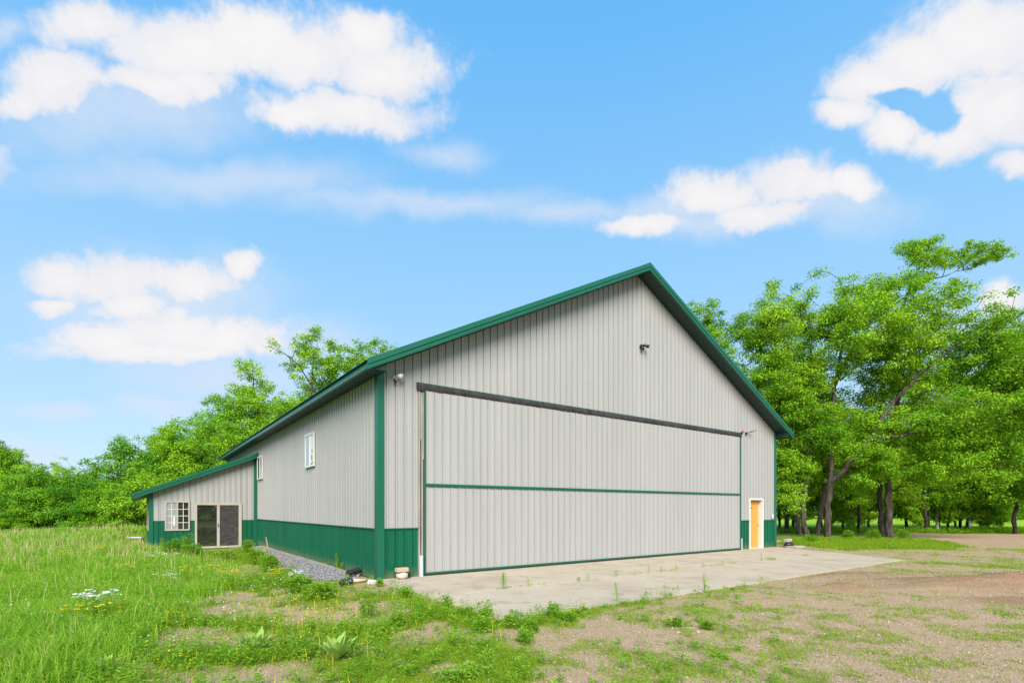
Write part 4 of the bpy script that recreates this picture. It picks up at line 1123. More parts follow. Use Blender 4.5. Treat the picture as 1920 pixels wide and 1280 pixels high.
# ------------------------------------------------------------------ trees
def tree_meshes(name, stems, lobes, nclus, nleaf, ls, cr, leafm, barkm, seed, r_base, flat=.6, gap=0.0):
    """stems: list of (points, r0, r1); lobes: (cx,cy,cz,rx,ry,rz)"""
    g = np.random.default_rng(seed)
    pos = []; par = []; rmin = []
    for pts, r0, r1 in stems:
        pts = np.array(pts, float); seg = np.linalg.norm(np.diff(pts, axis=0), axis=1); tot = seg.sum(); acc = np.concatenate([[0], np.cumsum(seg)])
        n = max(3, int(tot / .45)); last = -1
        if pos and len(par):
            d = np.linalg.norm(np.array(pos) - pts[0], axis=1); j = int(d.argmin())
            if d[j] < 1.0: last = j
        for k in range(n + 1):
            s = tot * k / n
            p = np.array([np.interp(s, acc, pts[:, c]) for c in range(3)])
            if 0 < k: p = p + g.normal(0, .035, 3) * min(1, s)
            pos.append(p); par.append(last); rmin.append(r0 + (r1 - r0) * k / n); last = len(pos) - 1
    nstem = len(pos)
    lob = np.array(lobes, float); vol = lob[:, 3] * lob[:, 4] * lob[:, 5]; pr = vol ** .8 / (vol ** .8).sum()
    li = g.choice(len(lob), nclus, p=pr)
    d = unit(g.normal(0, 1, (nclus, 3))); rad = g.random(nclus) ** .42
    C = lob[li, :3] + d * rad[:, None] * lob[li, 3:6]
    C = C[C[:, 2] > .5]
    if gap:
        nz = vnoise(C[:, 0] * .75 + seed, C[:, 2] * 1.0 + C[:, 1] * .5) * .6 + vnoise(C[:, 0] * 1.7 + seed, C[:, 2] * 2.0 + C[:, 1]) * .4
        C = C[nz > gap]
    # order clusters by distance from the nearest stem node
    SP = np.array(pos)
    dd = np.array([np.linalg.norm(SP - c, axis=1).min() for c in C])
    C = C[np.argsort(dd)]
    PA = np.zeros((nstem + 14 * len(C) + 10, 3)); PA[:nstem] = SP; cnt = nstem
    for c in C:
        v = PA[:cnt] - c
        dist_ = np.linalg.norm(v, axis=1) + np.clip(v[:, 2], 0, None) * 1.2
        j = int(dist_.argmin()); p0 = PA[j]; ln = np.linalg.norm(c - p0); n = max(1, min(12, int(ln / .55)))
        last = j
        sag = g.normal(0, .06, 3) * ln
        for k in range(1, n + 1):
            f = k / n
            p = p0 + (c - p0) * f + sag * math.sin(math.pi * f) + np.array([0, 0, .10 * ln * math.sin(math.pi * f)])
            pos.append(p); par.append(last); rmin.append(0); PA[cnt] = p; cnt += 1; last = len(pos) - 1
    par = np.array(par); P = np.array(pos); n = len(P)
    w = np.ones(n)
    for k in range(n - 1, -1, -1):
        if par[k] >= 0: w[par[k]] += w[k]
    rr = np.where(np.array(rmin) > 0, np.array(rmin), np.minimum(.0075 * w ** .42, .09))
    # frustums
    k = np.where(par >= 0)[0]; a = par[k]; D = unit(P[k] - P[a])
    # direction at the parent end: its own growth direction when it is the same limb
    Dn = np.zeros((n, 3)); Dn[k] = D; Dn[par < 0] = (0, 0, 1)
    Da = np.where((np.sum(Dn[a] * D, 1) > .75)[:, None], Dn[a], D)
    ra = np.where((np.sum(Dn[a] * D, 1) > .75) & (rr[k] > rr[a] * .5), rr[a], rr[k] * 1.15)
    S = 8 if True else 5
    ang = np.arange(S) * 2 * np.pi / S
    def ring(p, dr, r):
        ref = np.tile(np.array([[.913, .02, .406]]), (len(p), 1)); u = unit(np.cross(dr, ref)); v = np.cross(dr, u)
        return p[:, None] + r[:, None, None] * (np.cos(ang)[None, :, None] * u[:, None] + np.sin(ang)[None, :, None] * v[:, None])
    thin = rr[k] < .02
    Vs = np.concatenate([ring(P[a], Da, ra), ring(P[k], D, rr[k])], 1)
    base = (np.arange(len(k)) * 2 * S)[:, None, None]
    q = np.arange(S); qd = np.stack([q, (q + 1) % S, (q + 1) % S + S, q + S], -1)[None]
    trunk = np_mesh('trunk', Vs.reshape(-1, 3), (base + qd).reshape(-1), np.full(len(k) * S, 4), barkm, True)
    # leaves
    m = len(C); idx = np.repeat(np.arange(m), nleaf); nl = len(idx)
    off = unit(g.normal(0, 1, (nl, 3))) * (g.random(nl) ** .5)[:, None] * cr * np.array([1, 1, flat]) * g.uniform(.7, 1.25, m)[idx][:, None]
    LP = C[idx] + off
    cen = lob[:, :3].mean(0)
    outw = unit(LP - cen)
    cl_ = unit(off * np.array([1, 1, 1 / flat]))
    Nn = unit(g.normal(0, .48, (nl, 3)) + np.array([0, 0, .45]) + .2 * outw + .75 * cl_)
    T = unit(np.cross(Nn, g.normal(0, 1, (nl, 3))))
    Ls = ls * g.uniform(.45, 1.5, nl)
    V = leaves_mesh(LP, T, Nn, Ls, Ls * g.uniform(.5, .75, nl), .2)
    crown = quads_mesh('crown', V, leafm)
    return trunk, crown
def tree(name, x, y, meshes, label, group=None, rz=0.0, s=(1, 1, 1), cat='tree'):
    e = empty(name, (x, y, float(tz(x, y)) - .05), rz); e.scale = s
    tag(e, label, cat, group)
    link('trunk', meshes[0], e); link('crown', meshes[1], e)
    return e
def px_tree(name, bx, by, Y, stems, lobes, label, seed, nclus, nleaf, ls, cr, leafm, barkm, group=None, r_base=.3, dep=2.2, gap=0.0, flat=.6):
    """tree measured on the photograph, built at distance Y: pixel offsets become metres at that distance"""
    g = random.Random(seed); k = Y / F
    X = (bx - 960) * k
    z0 = CH - (by - HZ) * k
    c = lambda q: ((q[0] - bx) * k, q[2] if len(q) > 2 else 0.0, (by - q[1]) * k)
    S = [([c(q) for q in pts], r0, r1) for pts, r0, r1 in stems]
    Lb = []
    for l in lobes:
        yo = l[4] if len(l) > 4 else g.uniform(-dep, dep) * .6
        rx, rz_ = l[2] * k, l[3] * k
        Lb.append(((l[0] - bx) * k, yo, (by - l[1]) * k, rx, max(.8, min(dep, (rx + rz_) / 2 * 1.1)), rz_))
    ms = tree_meshes(name, S, Lb, nclus, nleaf, ls, cr, leafm, barkm, seed, r_base, flat, gap)
    return tree(name, X, Y, ms, label, group)

GR = 'trees on the grass island right of the hangar'
px_tree('oak_tree', 1551, 1012, 28.4,
        [([(1551, 1014), (1552, 985), (1553, 950), (1556, 915), (1559, 885)], .18, .15), ([(1559, 885), (1562, 840, .2), (1566, 780, .3), (1568, 720, .2), (1580, 650, 0), (1572, 590, -.3)], .13, .05),
         ([(1557, 905), (1590, 868, -.3), (1615, 830, -.6), (1638, 785, -.8), (1672, 735, -1), (1720, 690, -1.2), (1770, 655, -1.2)], .14, .05),
         ([(1566, 780, .3), (1535, 735, .5), (1500, 680, .4), (1478, 640, .2)], .12, .05), ([(1568, 720, .2), (1610, 650, .6), (1660, 590, .8), (1720, 545, .6)], .14, .05),
         ([(1615, 830, -.6), (1680, 820, -1.2), (1740, 812, -1.6)], .10, .04)],
        [(1475, 610, 85, 62), (1560, 570, 75, 60), (1500, 520, 30, 26), (1445, 690, 55, 65), (1640, 590, 95, 66), (1705, 565, 90, 55), (1755, 610, 75, 60, -1.5), (1600, 680, 90, 50), (1510, 760, 60, 45), (1530, 690, 60, 50),
         (1690, 700, 90, 50, -1.5), (1740, 790, 95, 45, -2), (1600, 520, 26, 24), (1580, 640, 90, 60), (1660, 650, 80, 50), (1570, 850, 36, 26), (1535, 880, 26, 22), (1650, 690, 70, 50, .8), (1610, 760, 60, 45, 1), (1520, 600, 60, 46), (1430, 640, 40, 44), (1585, 900, 30, 18, -1), (1620, 850, 50, 30, -.5), (1700, 640, 80, 50, 0), (1660, 740, 70, 50, .5), (1720, 720, 70, 50, .6), (1560, 800, 50, 40, .5), (1640, 800, 60, 36, .3), (1420, 600, 40, 40), (1470, 530, 26, 26), (1555, 505, 20, 14), (1640, 545, 40, 24)],
        'big oak with a forked trunk, one limb slanting far over to the right', 11, 1500, 120, .10, .53, M['leaf'], M['bark'], GR, .42, 3.0, .42)
px_tree('oak_tree', 1667, 1010, 29.3,
        [([(1667, 1012), (1666, 960), (1665, 900), (1668, 840), (1674, 790), (1690, 730), (1720, 680)], .205, .07), ([(1668, 840), (1700, 800, -.8), (1760, 770, -1.5), (1820, 745, -2)], .13, .05),
         ([(1666, 870), (1640, 835, -.4), (1600, 815, -.8)], .13, .05), ([(1674, 790), (1740, 720, -.6), (1800, 660, -1)], .11, .05), ([(1667, 880), (1710, 870, -1), (1760, 868, -1.6)], .12, .04)],
        [(1800, 690, 85, 60, -1.5), (1840, 760, 70, 65, -2.2), (1780, 770, 90, 50, -2.6), (1830, 640, 70, 48, -1), (1750, 860, 80, 36, -2.4), (1700, 890, 60, 26, -1.5), (1830, 845, 60, 36, -2), (1700, 810, 80, 40, -1.4), (1620, 880, 52, 30, -.5), (1610, 800, 50, 30, -1), (1860, 700, 46, 50, -1), (1780, 900, 50, 22, -2)],
        'stout single-trunked oak with low spreading leafy boughs beside the dirt road', 12, 1050, 120, .10, .55, M['leaf'], M['bark'], GR, .50, 2.8, .33)
px_tree('oak_tree', 1652, 1007, 30.6,
        [([(1652, 1008), (1650, 940), (1648, 860), (1650, 760), (1662, 660), (1690, 580), (1712, 530)], .15, .06), ([(1700, 550), (1740, 525), (1790, 512), (1835, 498)], .045, .012), ([(1700, 555), (1720, 500), (1740, 470)], .04, .012)],
        [(1690, 474, 28, 12), (1722, 462, 30, 14), (1752, 456, 24, 13), (1770, 474, 40, 15), (1812, 478, 40, 13), (1852, 488, 28, 7), (1725, 492, 38, 14), (1790, 498, 46, 11), (1735, 516, 34, 13), (1705, 545, 34, 18)],
        'slim dark oak whose topmost bough sticks out above the other crowns', 13, 230, 62, .10, .36, M['leaf3'], M['bark2'], GR, .27, 1.6, .12)
px_tree('oak_tree', 1513, 1013, 28.8,
        [([(1513, 1014), (1507, 970), (1510, 920), (1517, 860), (1521, 800), (1524, 730), (1520, 660)], .155, .06), ([(1517, 860), (1490, 820), (1455, 780), (1430, 740)], .1, .04)],
        [(1420, 720, 42, 55), (1455, 790, 45, 45), (1475, 850, 48, 40), (1510, 890, 44, 30), (1410, 640, 34, 38), (1440, 610, 40, 40), (1390, 610, 20, 22), (1485, 745, 45, 40), (1530, 820, 40, 36), (1470, 905, 26, 36)],
        'oak with a plain upright trunk, second of the group from the hangar', 14, 420, 110, .10, .5, M['leaf'], M['bark'], GR, .28, 2.3, .18)
px_tree('oak_tree', 1498, 1013, 29.6,
        [([(1500, 1014), (1496, 985), (1491, 950), (1493, 900), (1489, 840), (1488, 770), (1480, 700)], .145, .06)],
        [(1480, 800, 40, 45), (1470, 740, 36, 45), (1500, 850, 46, 36), (1470, 890, 30, 44), (1490, 690, 40, 36), (1465, 945, 20, 24)],
        'oak with a kinked trunk, closest of the group to the hangar corner', 15, 260, 110, .10, .5, M['leaf3'], M['bark'], GR, .27, 2.2, .12)
px_tree('oak_tree', 1531, 1009, 30.4,
        [([(1531, 1011), (1536, 975), (1543, 940), (1548, 900), (1535, 820), (1528, 740)], .15, .05)],
        [(1540, 840, 50, 40), (1520, 780, 46, 45), (1580, 890, 50, 30), (1600, 930, 40, 22), (1560, 760, 50, 40)],
        'leaning dark oak tucked directly behind the forked trunk', 16, 200, 110, .10, .5, M['leaf3'], M['bark2'], GR, .33, 2.2, .12)
px_tree('oak_tree', 1610, 1003, 37,
        [([(1610, 1004), (1610, 900), (1612, 830)], .11, .03)],
        [(1610, 815, 60, 36), (1600, 840, 70, 40), (1560, 850, 60, 46), (1660, 850, 60, 46), (1610, 900, 70, 40), (1540, 900, 46, 40)],
        'dense oak filling the gap behind the forked trunk and the stout one', 41, 420, 76, .145, .62, M['leaf3'], M['bark2'], None, .3, 2.6, .18)
px_tree('oak_tree', 1735, 1001, 37.4,
        [([(1735, 1002), (1735, 900), (1738, 800), (1740, 720)], .11, .03)],
        [(1740, 700, 60, 44), (1700, 740, 60, 50), (1790, 740, 60, 50), (1740, 800, 70, 50), (1690, 850, 60, 46), (1800, 840, 60, 46), (1740, 890, 70, 40), (1690, 925, 40, 26)],
        'dense dark oak behind the low boughs of the stout oak', 42, 420, 76, .145, .62, M['leaf3'], M['bark2'], None, .3, 2.6, .18)
px_tree('oak_tree', 1475, 1004, 36.5,
        [([(1475, 1004), (1475, 900), (1470, 800), (1465, 700)], .16, .03)],
        [(1465, 700, 46, 50), (1440, 760, 50, 50), (1500, 760, 46, 50), (1470, 830, 50, 50), (1500, 890, 50, 40), (1465, 930, 30, 36)],
        'dense dark oak behind the hangar corner and the kinked trunk', 43, 300, 76, .145, .62, M['leaf3'], M['bark2'], None, .3, 2.4, .16)
px_tree('oak_tree', 1330, 985, 44,
        [([(1330, 985), (1335, 880), (1330, 760), (1322, 660), (1318, 600)], .3, .08), ([(1325, 700), (1350, 620)], .1, .04)],
        [(1320, 572, 36, 26), (1300, 600, 36, 30), (1345, 610, 30, 36), (1330, 650, 40, 40), (1360, 680, 36, 50), (1380, 740, 40, 60), (1290, 565, 22, 14)],
        'tall oak crown showing over the right roof slope of the hangar', 17, 260, 70, .15, .62, M['leaf'], M['bark2'], None, .3, 2.5, .15)
px_tree('oak_tree', 1903, 1001, 35.2,
        [([(1903, 1002), (1903, 940), (1905, 870), (1904, 800), (1900, 720), (1895, 670)], .13, .03)],
        [(1885, 655, 40, 30), (1910, 690, 50, 44), (1880, 730, 50, 50), (1925, 760, 50, 60), (1890, 810, 50, 50), (1920, 860, 56, 45), (1870, 880, 46, 40), (1905, 640, 24, 16), (1890, 925, 50, 26)],
        'tall straight oak standing beyond the dirt road at the forest edge', 18, 420, 80, .14, .60, M['leaf3'], M['bark2'], None, .26, 2.6, .12)
px_tree('oak_tree', 1985, 1004, 33,
        [([(1985, 1006), (1985, 880), (1980, 760), (1975, 660)], .3, .08)],
        [(1960, 660, 60, 50), (1990, 720, 70, 60), (1960, 790, 60, 60), (2000, 850, 70, 50), (1950, 870, 50, 40)],
        'broad oak at the road whose crown crosses the outer edge of the wood', 19, 380, 80, .14, .60, M['leaf'], M['bark2'], None, .3, 2.8, .12)

# skyline trees on the annex side
GL = 'trees behind the annex and hangar'
px_tree('maple_tree', 484, 985, 47,
        [([(484, 985), (483, 900), (481, 800), (476, 740), (474, 690), (475, 668)], .24, .012)],
        [(475, 690, 24, 22), (470, 720, 40, 26), (505, 722, 26, 14), (450, 735, 30, 20), (478, 752, 50, 24), (440, 765, 34, 22), (500, 765, 34, 22), (425, 740, 12, 20), (460, 800, 60, 40), (500, 810, 46, 36), (512, 705, 10, 8)],
        'airy pointed tree with sparse upright tip rising behind the annex', 21, 330, 52, .16, .55, M['leaf3'], M['bark2'], GL, .24, 2.4, .25, .8)
px_tree('oak_tree', 583, 985, 50,
        [([(583, 985), (583, 860), (585, 740), (586, 690), (590, 650)], .26, .06), ([(585, 720), (560, 680), (530, 658)], .07, .03), ([(585, 735), (620, 700), (640, 670)], .07, .03)],
        [(555, 640, 22, 16), (595, 636, 24, 18), (524, 656, 16, 12), (540, 675, 22, 14), (575, 665, 28, 18), (605, 670, 26, 22), (570, 700, 26, 20), (620, 690, 24, 22), (550, 760, 60, 30)],
        'thin-limbed oak with separate leaf clumps against the sky over the side roof', 22, 190, 56, .16, .55, M['leaf'], M['bark2'], GL, .26, 2.2, .2, .7)
px_tree('oak_tree', 672, 985, 52,
        [([(672, 985), (672, 860), (670, 740), (672, 680)], .3, .08)],
        [(690, 645, 36, 20), (660, 660, 36, 24), (725, 655, 22, 18), (640, 690, 34, 26), (690, 690, 50, 30), (630, 650, 14, 14), (610, 735, 50, 30), (730, 700, 40, 40)],
        'full round oak crown just over the near end of the side roof', 23, 270, 60, .17, .62, M['leaf'], M['bark2'], GL, .3, 2.5, .15)
px_tree('maple_tree', 418, 985, 45,
        [([(418, 985), (415, 900), (412, 820), (408, 750)], .24, .012)],
        [(410, 760, 44, 30), (380, 800, 50, 36), (430, 800, 50, 36), (360, 840, 50, 40), (410, 850, 60, 40), (395, 745, 20, 20)],
        'full maple with a rounded top left of the airy pointed tree', 24, 380, 64, .15, .6, M['leaf2'], M['bark2'], GL, .24, 2.5, .15)
px_tree('maple_tree', 545, 985, 44,
        [([(545, 985), (545, 880), (545, 800)], .2, .05)],
        [(545, 758, 40, 26), (510, 790, 44, 30), (580, 770, 40, 30), (470, 840, 60, 40), (530, 840, 60, 40)],
        'bright low maple crown in front of the thin-limbed oak along the side roof', 25, 300, 64, .15, .6, M['leaf'], M['bark2'], GL, .2, 2.5, .1)
px_tree('poplar_tree', 327, 990, 41,
        [([(327, 992), (327, 900), (325, 840), (323, 812)], .18, .012)],
        [(322, 790, 13, 12), (330, 800, 16, 12), (335, 815, 26, 16), (310, 830, 34, 22), (345, 845, 36, 26), (320, 875, 46, 30), (300, 870, 30, 30), (350, 900, 46, 40)],
        'wind-bent poplar with a wispy tip above the annex roof', 26, 260, 60, .14, .48, M['leaf3'], M['bark2'], GL, .18, 2.0, .12, .8)
px_tree('poplar_tree', 225, 992, 39,
        [([(225, 993), (226, 920), (226, 872), (228, 838)], .17, .012)],
        [(228, 826, 13, 13), (222, 838, 16, 12), (196, 845, 14, 14), (240, 845, 26, 16), (220, 868, 36, 22), (260, 862, 34, 22), (225, 900, 40, 30), (275, 890, 36, 36), (250, 930, 50, 36), (200, 930, 34, 36)],
        'young poplar with a ragged wispy top where the thicket drops lower', 27, 320, 60, .135, .48, M['leaf2'], M['bark2'], GL, .17, 2.0, .12, .8)
px_tree('pine_tree', 15, 992, 44,
        [([(15, 993), (15, 920), (15, 862)], .2, .012)],
        [(14, 836, 26, 14), (24, 848, 26, 16), (5, 856, 34, 18), (35, 868, 30, 18), (-15, 850, 30, 22), (20, 885, 44, 26), (-10, 862, 34, 20), (32, 864, 26, 16), (10, 895, 46, 26), (-30, 880, 40, 30), (15, 935, 50, 40)],
        'darker taller tree at the outer left end of the thicket', 28, 420, 70, .12, .5, M['leaf3'], M['bark2'], GL, .2, 2.2, .1)

# repeated thicket trees: a few kinds, copied
def proto(seed, h, r, clear, nclus, nleaf, ls, leafm, barkm, tr, cr=.5, nl=9, gap=.12):
    g = random.Random(seed); lb = []
    for k in range(nl):
        f = k / (nl - 1); z = clear + (h - clear) * (.08 + .84 * f); rr = r * (1 - .75 * abs(f - .42) ** 1.2)
        a = k * 2.4; d = rr * .5
        lb.append((d * math.cos(a), d * math.sin(a), z, rr * g.uniform(.5, .7), rr * g.uniform(.5, .7), (h - clear) * g.uniform(.13, .2)))
    stems = [([(0, 0, -.2), (g.uniform(-.1, .1), 0, h * .3), (g.uniform(-.3, .3), g.uniform(-.3, .3), h * .85)], tr, tr * .25)]
    return tree_meshes('proto', stems, lb, nclus, nleaf, ls, cr, leafm, barkm, seed, tr, .7, gap)
shrub = [proto(31, 4.2, 2.1, .15, 230, 70, .10, M['leaf2'], M['bark2'], .07, .42, 8, .26), proto(32, 3.6, 1.9, .1, 210, 70, .10, M['leaf'], M['bark2'], .07, .42, 8, .26)]
broad = [proto(33, 8.0, 2.7, 1.0, 330, 70, .135, M['leaf2'], M['bark2'], .16, .6, 10, .28), proto(34, 8.0, 2.6, .8, 330, 70, .135, M['leaf3'], M['bark2'], .16, .6, 10, .28)]
forest = [proto(35, 8.5, 2.5, 1.35, 320, 66, .135, M['leaf3'], M['bark2'], .10, .55, 9, .1), proto(36, 9.0, 2.7, 1.5, 330, 66, .135, M['leaf'], M['bark2'], .12, .6, 9, .1)]
birch = proto(37, 9.5, 1.9, 3.0, 170, 48, .13, M['leaf'], M['birch'], .12, .5, 9, .15)
sapl = proto(38, 3.2, 1.0, .9, 70, 40, .12, M['leaf'], M['bark2'], .035, .4, 6, .1)
def at(px, Y): return ((px - 960) / F * Y, Y)
g = random.Random(99)
for px, Y, i_, s, lab in [
        (-70, 36, 0, 1.1, 'leafy shrub at the far outer end of the thicket edge'), (12, 36.5, 1, 1.15, 'yellow-green shrub at the thicket edge under the dark tall tree'), (62, 35.5, 0, 1.05, 'shrub at the thicket edge with a pale rounded top'),
        (108, 36.5, 1, 1.1, 'light green shrub midway along the thicket edge'), (150, 35.5, 0, .95, 'dense shrub at the thicket edge above the seed grass'), (190, 35, 1, .85, 'low bright shrub spilling onto the meadow'),
        (228, 34.5, 0, .75, 'low shrub closest to the rise in the meadow'), (262, 35.5, 1, 1.1, 'shrub beside the annex side wall'), (40, 34.6, 1, .55, 'small low bush in front of the thicket, outermost'), (5, 34, 0, .45, 'small pale bush at the meadow border')]:
    x, y = at(px, Y); tree('shrub', x, y, shrub[i_], lab, 'shrubs along the thicket edge', g.uniform(0, 6), (s * 1.1, s * 1.1, s), 'shrub')
for px, Y, i_, s, lab in [
        (-60, 41, 1, .95, 'dark broad tree in the thicket, farthest from the annex'), (48, 40, 0, .58, 'low broad tree right of the dark tall tree'), (92, 42, 1, .66, 'broad tree with a flat top in the low stretch of thicket'), (135, 41, 0, .66, 'broad bright tree in the low stretch of thicket'),
        (180, 42.5, 1, .66, 'dark broad tree left of the ragged poplar'), (268, 42, 0, .86, 'broad tree between the two wispy poplars'), (300, 44, 1, 1.0, 'dark broad tree behind the wind-bent poplar'), (370, 43, 0, 1.05, 'broad tree above the middle of the annex roof'),
        (440, 42, 1, .95, 'dark broad tree above the upper annex roof'), (350, 48, 0, 1.2, 'tall broad tree behind the annex roof trees'), (615, 56, 0, 2.0, 'tall backing tree behind the side roof skyline'), (500, 55, 1, 1.5, 'backing tree deep behind the airy pointed tree')]:
    x, y = at(px, Y); tree('broadleaf_tree', x, y, broad[i_], lab, 'broadleaf trees in the thicket', g.uniform(0, 6), (s, s, s), 'tree')
for px, Y, i_, s, lab in [
        (1462, 39, 0, 1.0, 'slim forest tree just past the hangar corner'), (1487, 42, 1, 1.0, 'slim forest tree behind the kinked oak'), (1580, 41, 0, 1.0, 'slim forest tree right of the forked oak base'), (1600, 43, 1, 1.02, 'paired slim forest tree behind the forked oak'),
        (1628, 40, 0, .98, 'slim forest tree left of the stout oak'), (1700, 42, 1, 1.0, 'slim forest tree right of the stout oak'), (1742, 38.5, 0, .95, 'slim dark tree with a double stem look beside the pale trunk'), (1778, 39, 1, .85, 'thin dark tree right of the pale trunk'),
        (1792, 38.6, 0, .9, 'dark tree in the close row beyond the road'), (1800, 40.5, 1, .95, 'second dark tree in the close row beyond the road'), (1812, 38.7, 0, .9, 'last dark tree in the close row beyond the road'), (1850, 41, 1, 1.05, 'forest tree behind the leaning pale stem'),
        (1875, 43, 0, 1.05, 'forest tree left of the tall straight oak'), (1930, 40, 1, 1.05, 'forest tree right of the tall straight oak'), (1960, 44, 0, 1.1, 'outer forest tree past the tall straight oak'), (1540, 46, 1, 1.05, 'forest tree deep behind the leaning dark oak'), (1660, 47, 0, 1.1, 'forest tree deep behind the stout oak'), (1760, 47, 1, 1.1, 'forest tree deep behind the close row'), (1820, 48, 0, 1.15, 'tallest forest tree deep behind the road'), (1440, 46, 1, 1.0, 'forest tree hidden partly by the hangar corner')]:
    x, y = at(px, Y); tree('forest_tree', x, y, forest[i_], lab, 'slim trees along the forest edge', g.uniform(0, 6), (s, s, s), 'tree')
for px, Y, s, lab in [(1757, 38.8, 1.0, 'birch with a pale trunk beyond the dirt road'), (1817, 41, 1.15, 'tall white birch behind the close dark row'), (1655, 42, 1.2, 'white birch between the stout oak and the slim dark one'), (1903, 42, 1.05, 'birch with white upper stem behind the tall straight oak')]:
    x, y = at(px, Y); tree('birch_tree', x, y, birch, lab, 'birches at the forest edge', g.uniform(0, 6), (s, s, s), 'birch')
for px, Y, s, lab in [(1560, 39, .9, 'sapling seen between the oak trunks'), (1620, 38.5, .8, 'sapling left of the slim dark oak'), (1712, 38, .9, 'sapling in front of the bright field'), (1726, 39, .7, 'small sapling near the double stem tree'), (1834, 37.8, .9, 'leaning pale sapling beyond the road'), (1855, 38.5, .8, 'sapling right of the leaning pale one'), (1880, 38, .7, 'sapling left of the tall straight oak'), (1590, 38.4, .6, 'short sapling behind the forked oak')]:
    x, y = at(px, Y); o = tree('sapling', x, y, sapl, lab, 'saplings at the forest edge', g.uniform(0, 6), (s, s, s), 'sapling')
    if px == 1834: o.rotation_euler = (0, .4, 0)
# undergrowth at the forest floor
x = rng.uniform(15, 48, 1300); y = rng.uniform(36.0, 40.5, 1300)
ok = ~on_built(x, y); x, y = x[ok], y[ok]
h = rng.uniform(.12, .42, len(x))
tag(link('undergrowth', quads_mesh('undergrowth', forb_leaves(x, y, tz(x, y), h, h * 2, 26, np.full(len(x), .13)), M['leaf3'])), 'low leafy undergrowth on the forest floor beyond the road', kind='stuff')
# far wood behind the bright field: one mass
g2 = np.random.default_rng(5); Vw = []
for k in range(60):
    xx = 5 + k * 3.4 + g2.normal(0, 1); yy = 92 + g2.uniform(-5, 10); hh = g2.uniform(7, 10.5)
    c = g2.normal(0, 1, (560, 3)) * np.array([2.6, 2.2, hh * .24]) + np.array([xx, yy, hh * .52])
    c[:, 2] = np.clip(c[:, 2], .2, None)
    Nn = unit(g2.normal(0, 1, (560, 3)) + [0, 0, .6]); T = unit(np.cross(Nn, g2.normal(0, 1, (560, 3)))); Ls = g2.uniform(.6, 1.3, 560)
    Vw.append(leaves_mesh(c, T, Nn, Ls, Ls * .7))
for k in range(40):
    xx = -150 + k * 3.8 + g2.normal(0, 1); yy = 75 + g2.uniform(-5, 10); hh = g2.uniform(6, 8.5)
    c = g2.normal(0, 1, (400, 3)) * np.array([2.6, 2.2, hh * .22]) + np.array([xx, yy, hh * .45]); c[:, 2] = np.clip(c[:, 2], .2, None)
    Nn = unit(g2.normal(0, 1, (400, 3)) + [0, 0, .6]); T = unit(np.cross(Nn, g2.normal(0, 1, (400, 3)))); Ls = g2.uniform(.6, 1.3, 400)
    Vw.append(leaves_mesh(c, T, Nn, Ls, Ls * .7))
Vt = []
for k in range(40):
    a = R(100 + k * 2.2); q = 66 + g2.uniform(-5, 6); xx, yy = -13 + q * math.sin(a), 24 + q * math.cos(a); hh = g2.uniform(7, 10)
    c = g2.normal(0, 1, (260, 3)) * np.array([2.4, 2.4, hh * .24]) + np.array([xx, yy, hh * .5]); c[:, 2] = np.clip(c[:, 2], .2, None)
    Nn = unit(g2.normal(0, 1, (260, 3)) + [0, 0, .6]); T = unit(np.cross(Nn, g2.normal(0, 1, (260, 3)))); Ls = g2.uniform(.7, 1.4, 260)
    Vt.append(leaves_mesh(c, T, Nn, Ls, Ls * .7))
tag(link('treeline', quads_mesh('treeline', np.concatenate(Vt), M['leaf3'])), 'line of trees across the field, seen mirrored in the glass door', kind='stuff')
tag(link('woods', quads_mesh('woods', np.concatenate(Vw), M['leaf3'])), 'distant wood behind the bright field', kind='stuff')

# ------------------------------------------------------------------ sky and sun
EXPO = 1.62
SUN_DIR = Vector((.03, -.80, .60)).normalized()
elev = math.asin(SUN_DIR.z); az = math.atan2(SUN_DIR.x, SUN_DIR.y)
w = bpy.data.worlds.new('World'); sc.world = w; w.use_nodes = True
nt = w.node_tree
for n in list(nt.nodes): nt.nodes.remove(n)
out = nt.nodes.new('ShaderNodeOutputWorld'); bg = nt.nodes.new('ShaderNodeBackground')
nt.links.new(bg.outputs[0], out.inputs[0]); SK = .12; bg.inputs[1].default_value = SK
sky = nt.nodes.new('ShaderNodeTexSky'); sky.sky_type = 'NISHITA'; sky.sun_disc = False
sky.sun_elevation = elev; sky.sun_rotation = az; sky.air_density = 1.0; sky.dust_density = .4; sky.ozone_density = 2.0
tc = nt.nodes.new('ShaderNodeTexCoord'); gen = tc.outputs['Generated']
sp = nt.nodes.new('ShaderNodeSeparateXYZ'); nt.links.new(gen, sp.inputs[0])
AZ_ = math_(nt, 'ARCTAN2', sp.outputs[0], sp.outputs[1]); EL_ = math_(nt, 'ARCSINE', sp.outputs[2])
def vm(op, a, b=None):
    n = nt.nodes.new('ShaderNodeVectorMath'); n.operation = op
    for i_, v in enumerate((a, b)):
        if v is None: continue
        if hasattr(v, 'links'): nt.links.new(v, n.inputs[i_])
        else: n.inputs[i_].default_value = v
    return n
cb = nt.nodes.new('ShaderNodeCombineXYZ'); nt.links.new(AZ_, cb.inputs[0]); nt.links.new(EL_, cb.inputs[1])
def wn(scale, det, rough=.55, src=None, dist_=0.0):
    n = nt.nodes.new('ShaderNodeTexNoise'); n.inputs['Scale'].default_value = scale; n.inputs['Detail'].default_value = det; n.inputs['Roughness'].default_value = rough; n.inputs['Distortion'].default_value = dist_
    nt.links.new(src or gen, n.inputs['Vector']); return n
warp = vm('SUBTRACT', wn(6.0, 5, .6).outputs['Color'], (.5, .5, .5)).outputs[0]
warp = vm('MULTIPLY', warp, (.085, .085, .085)).outputs[0]
ae = vm('ADD', gen, warp).outputs[0]
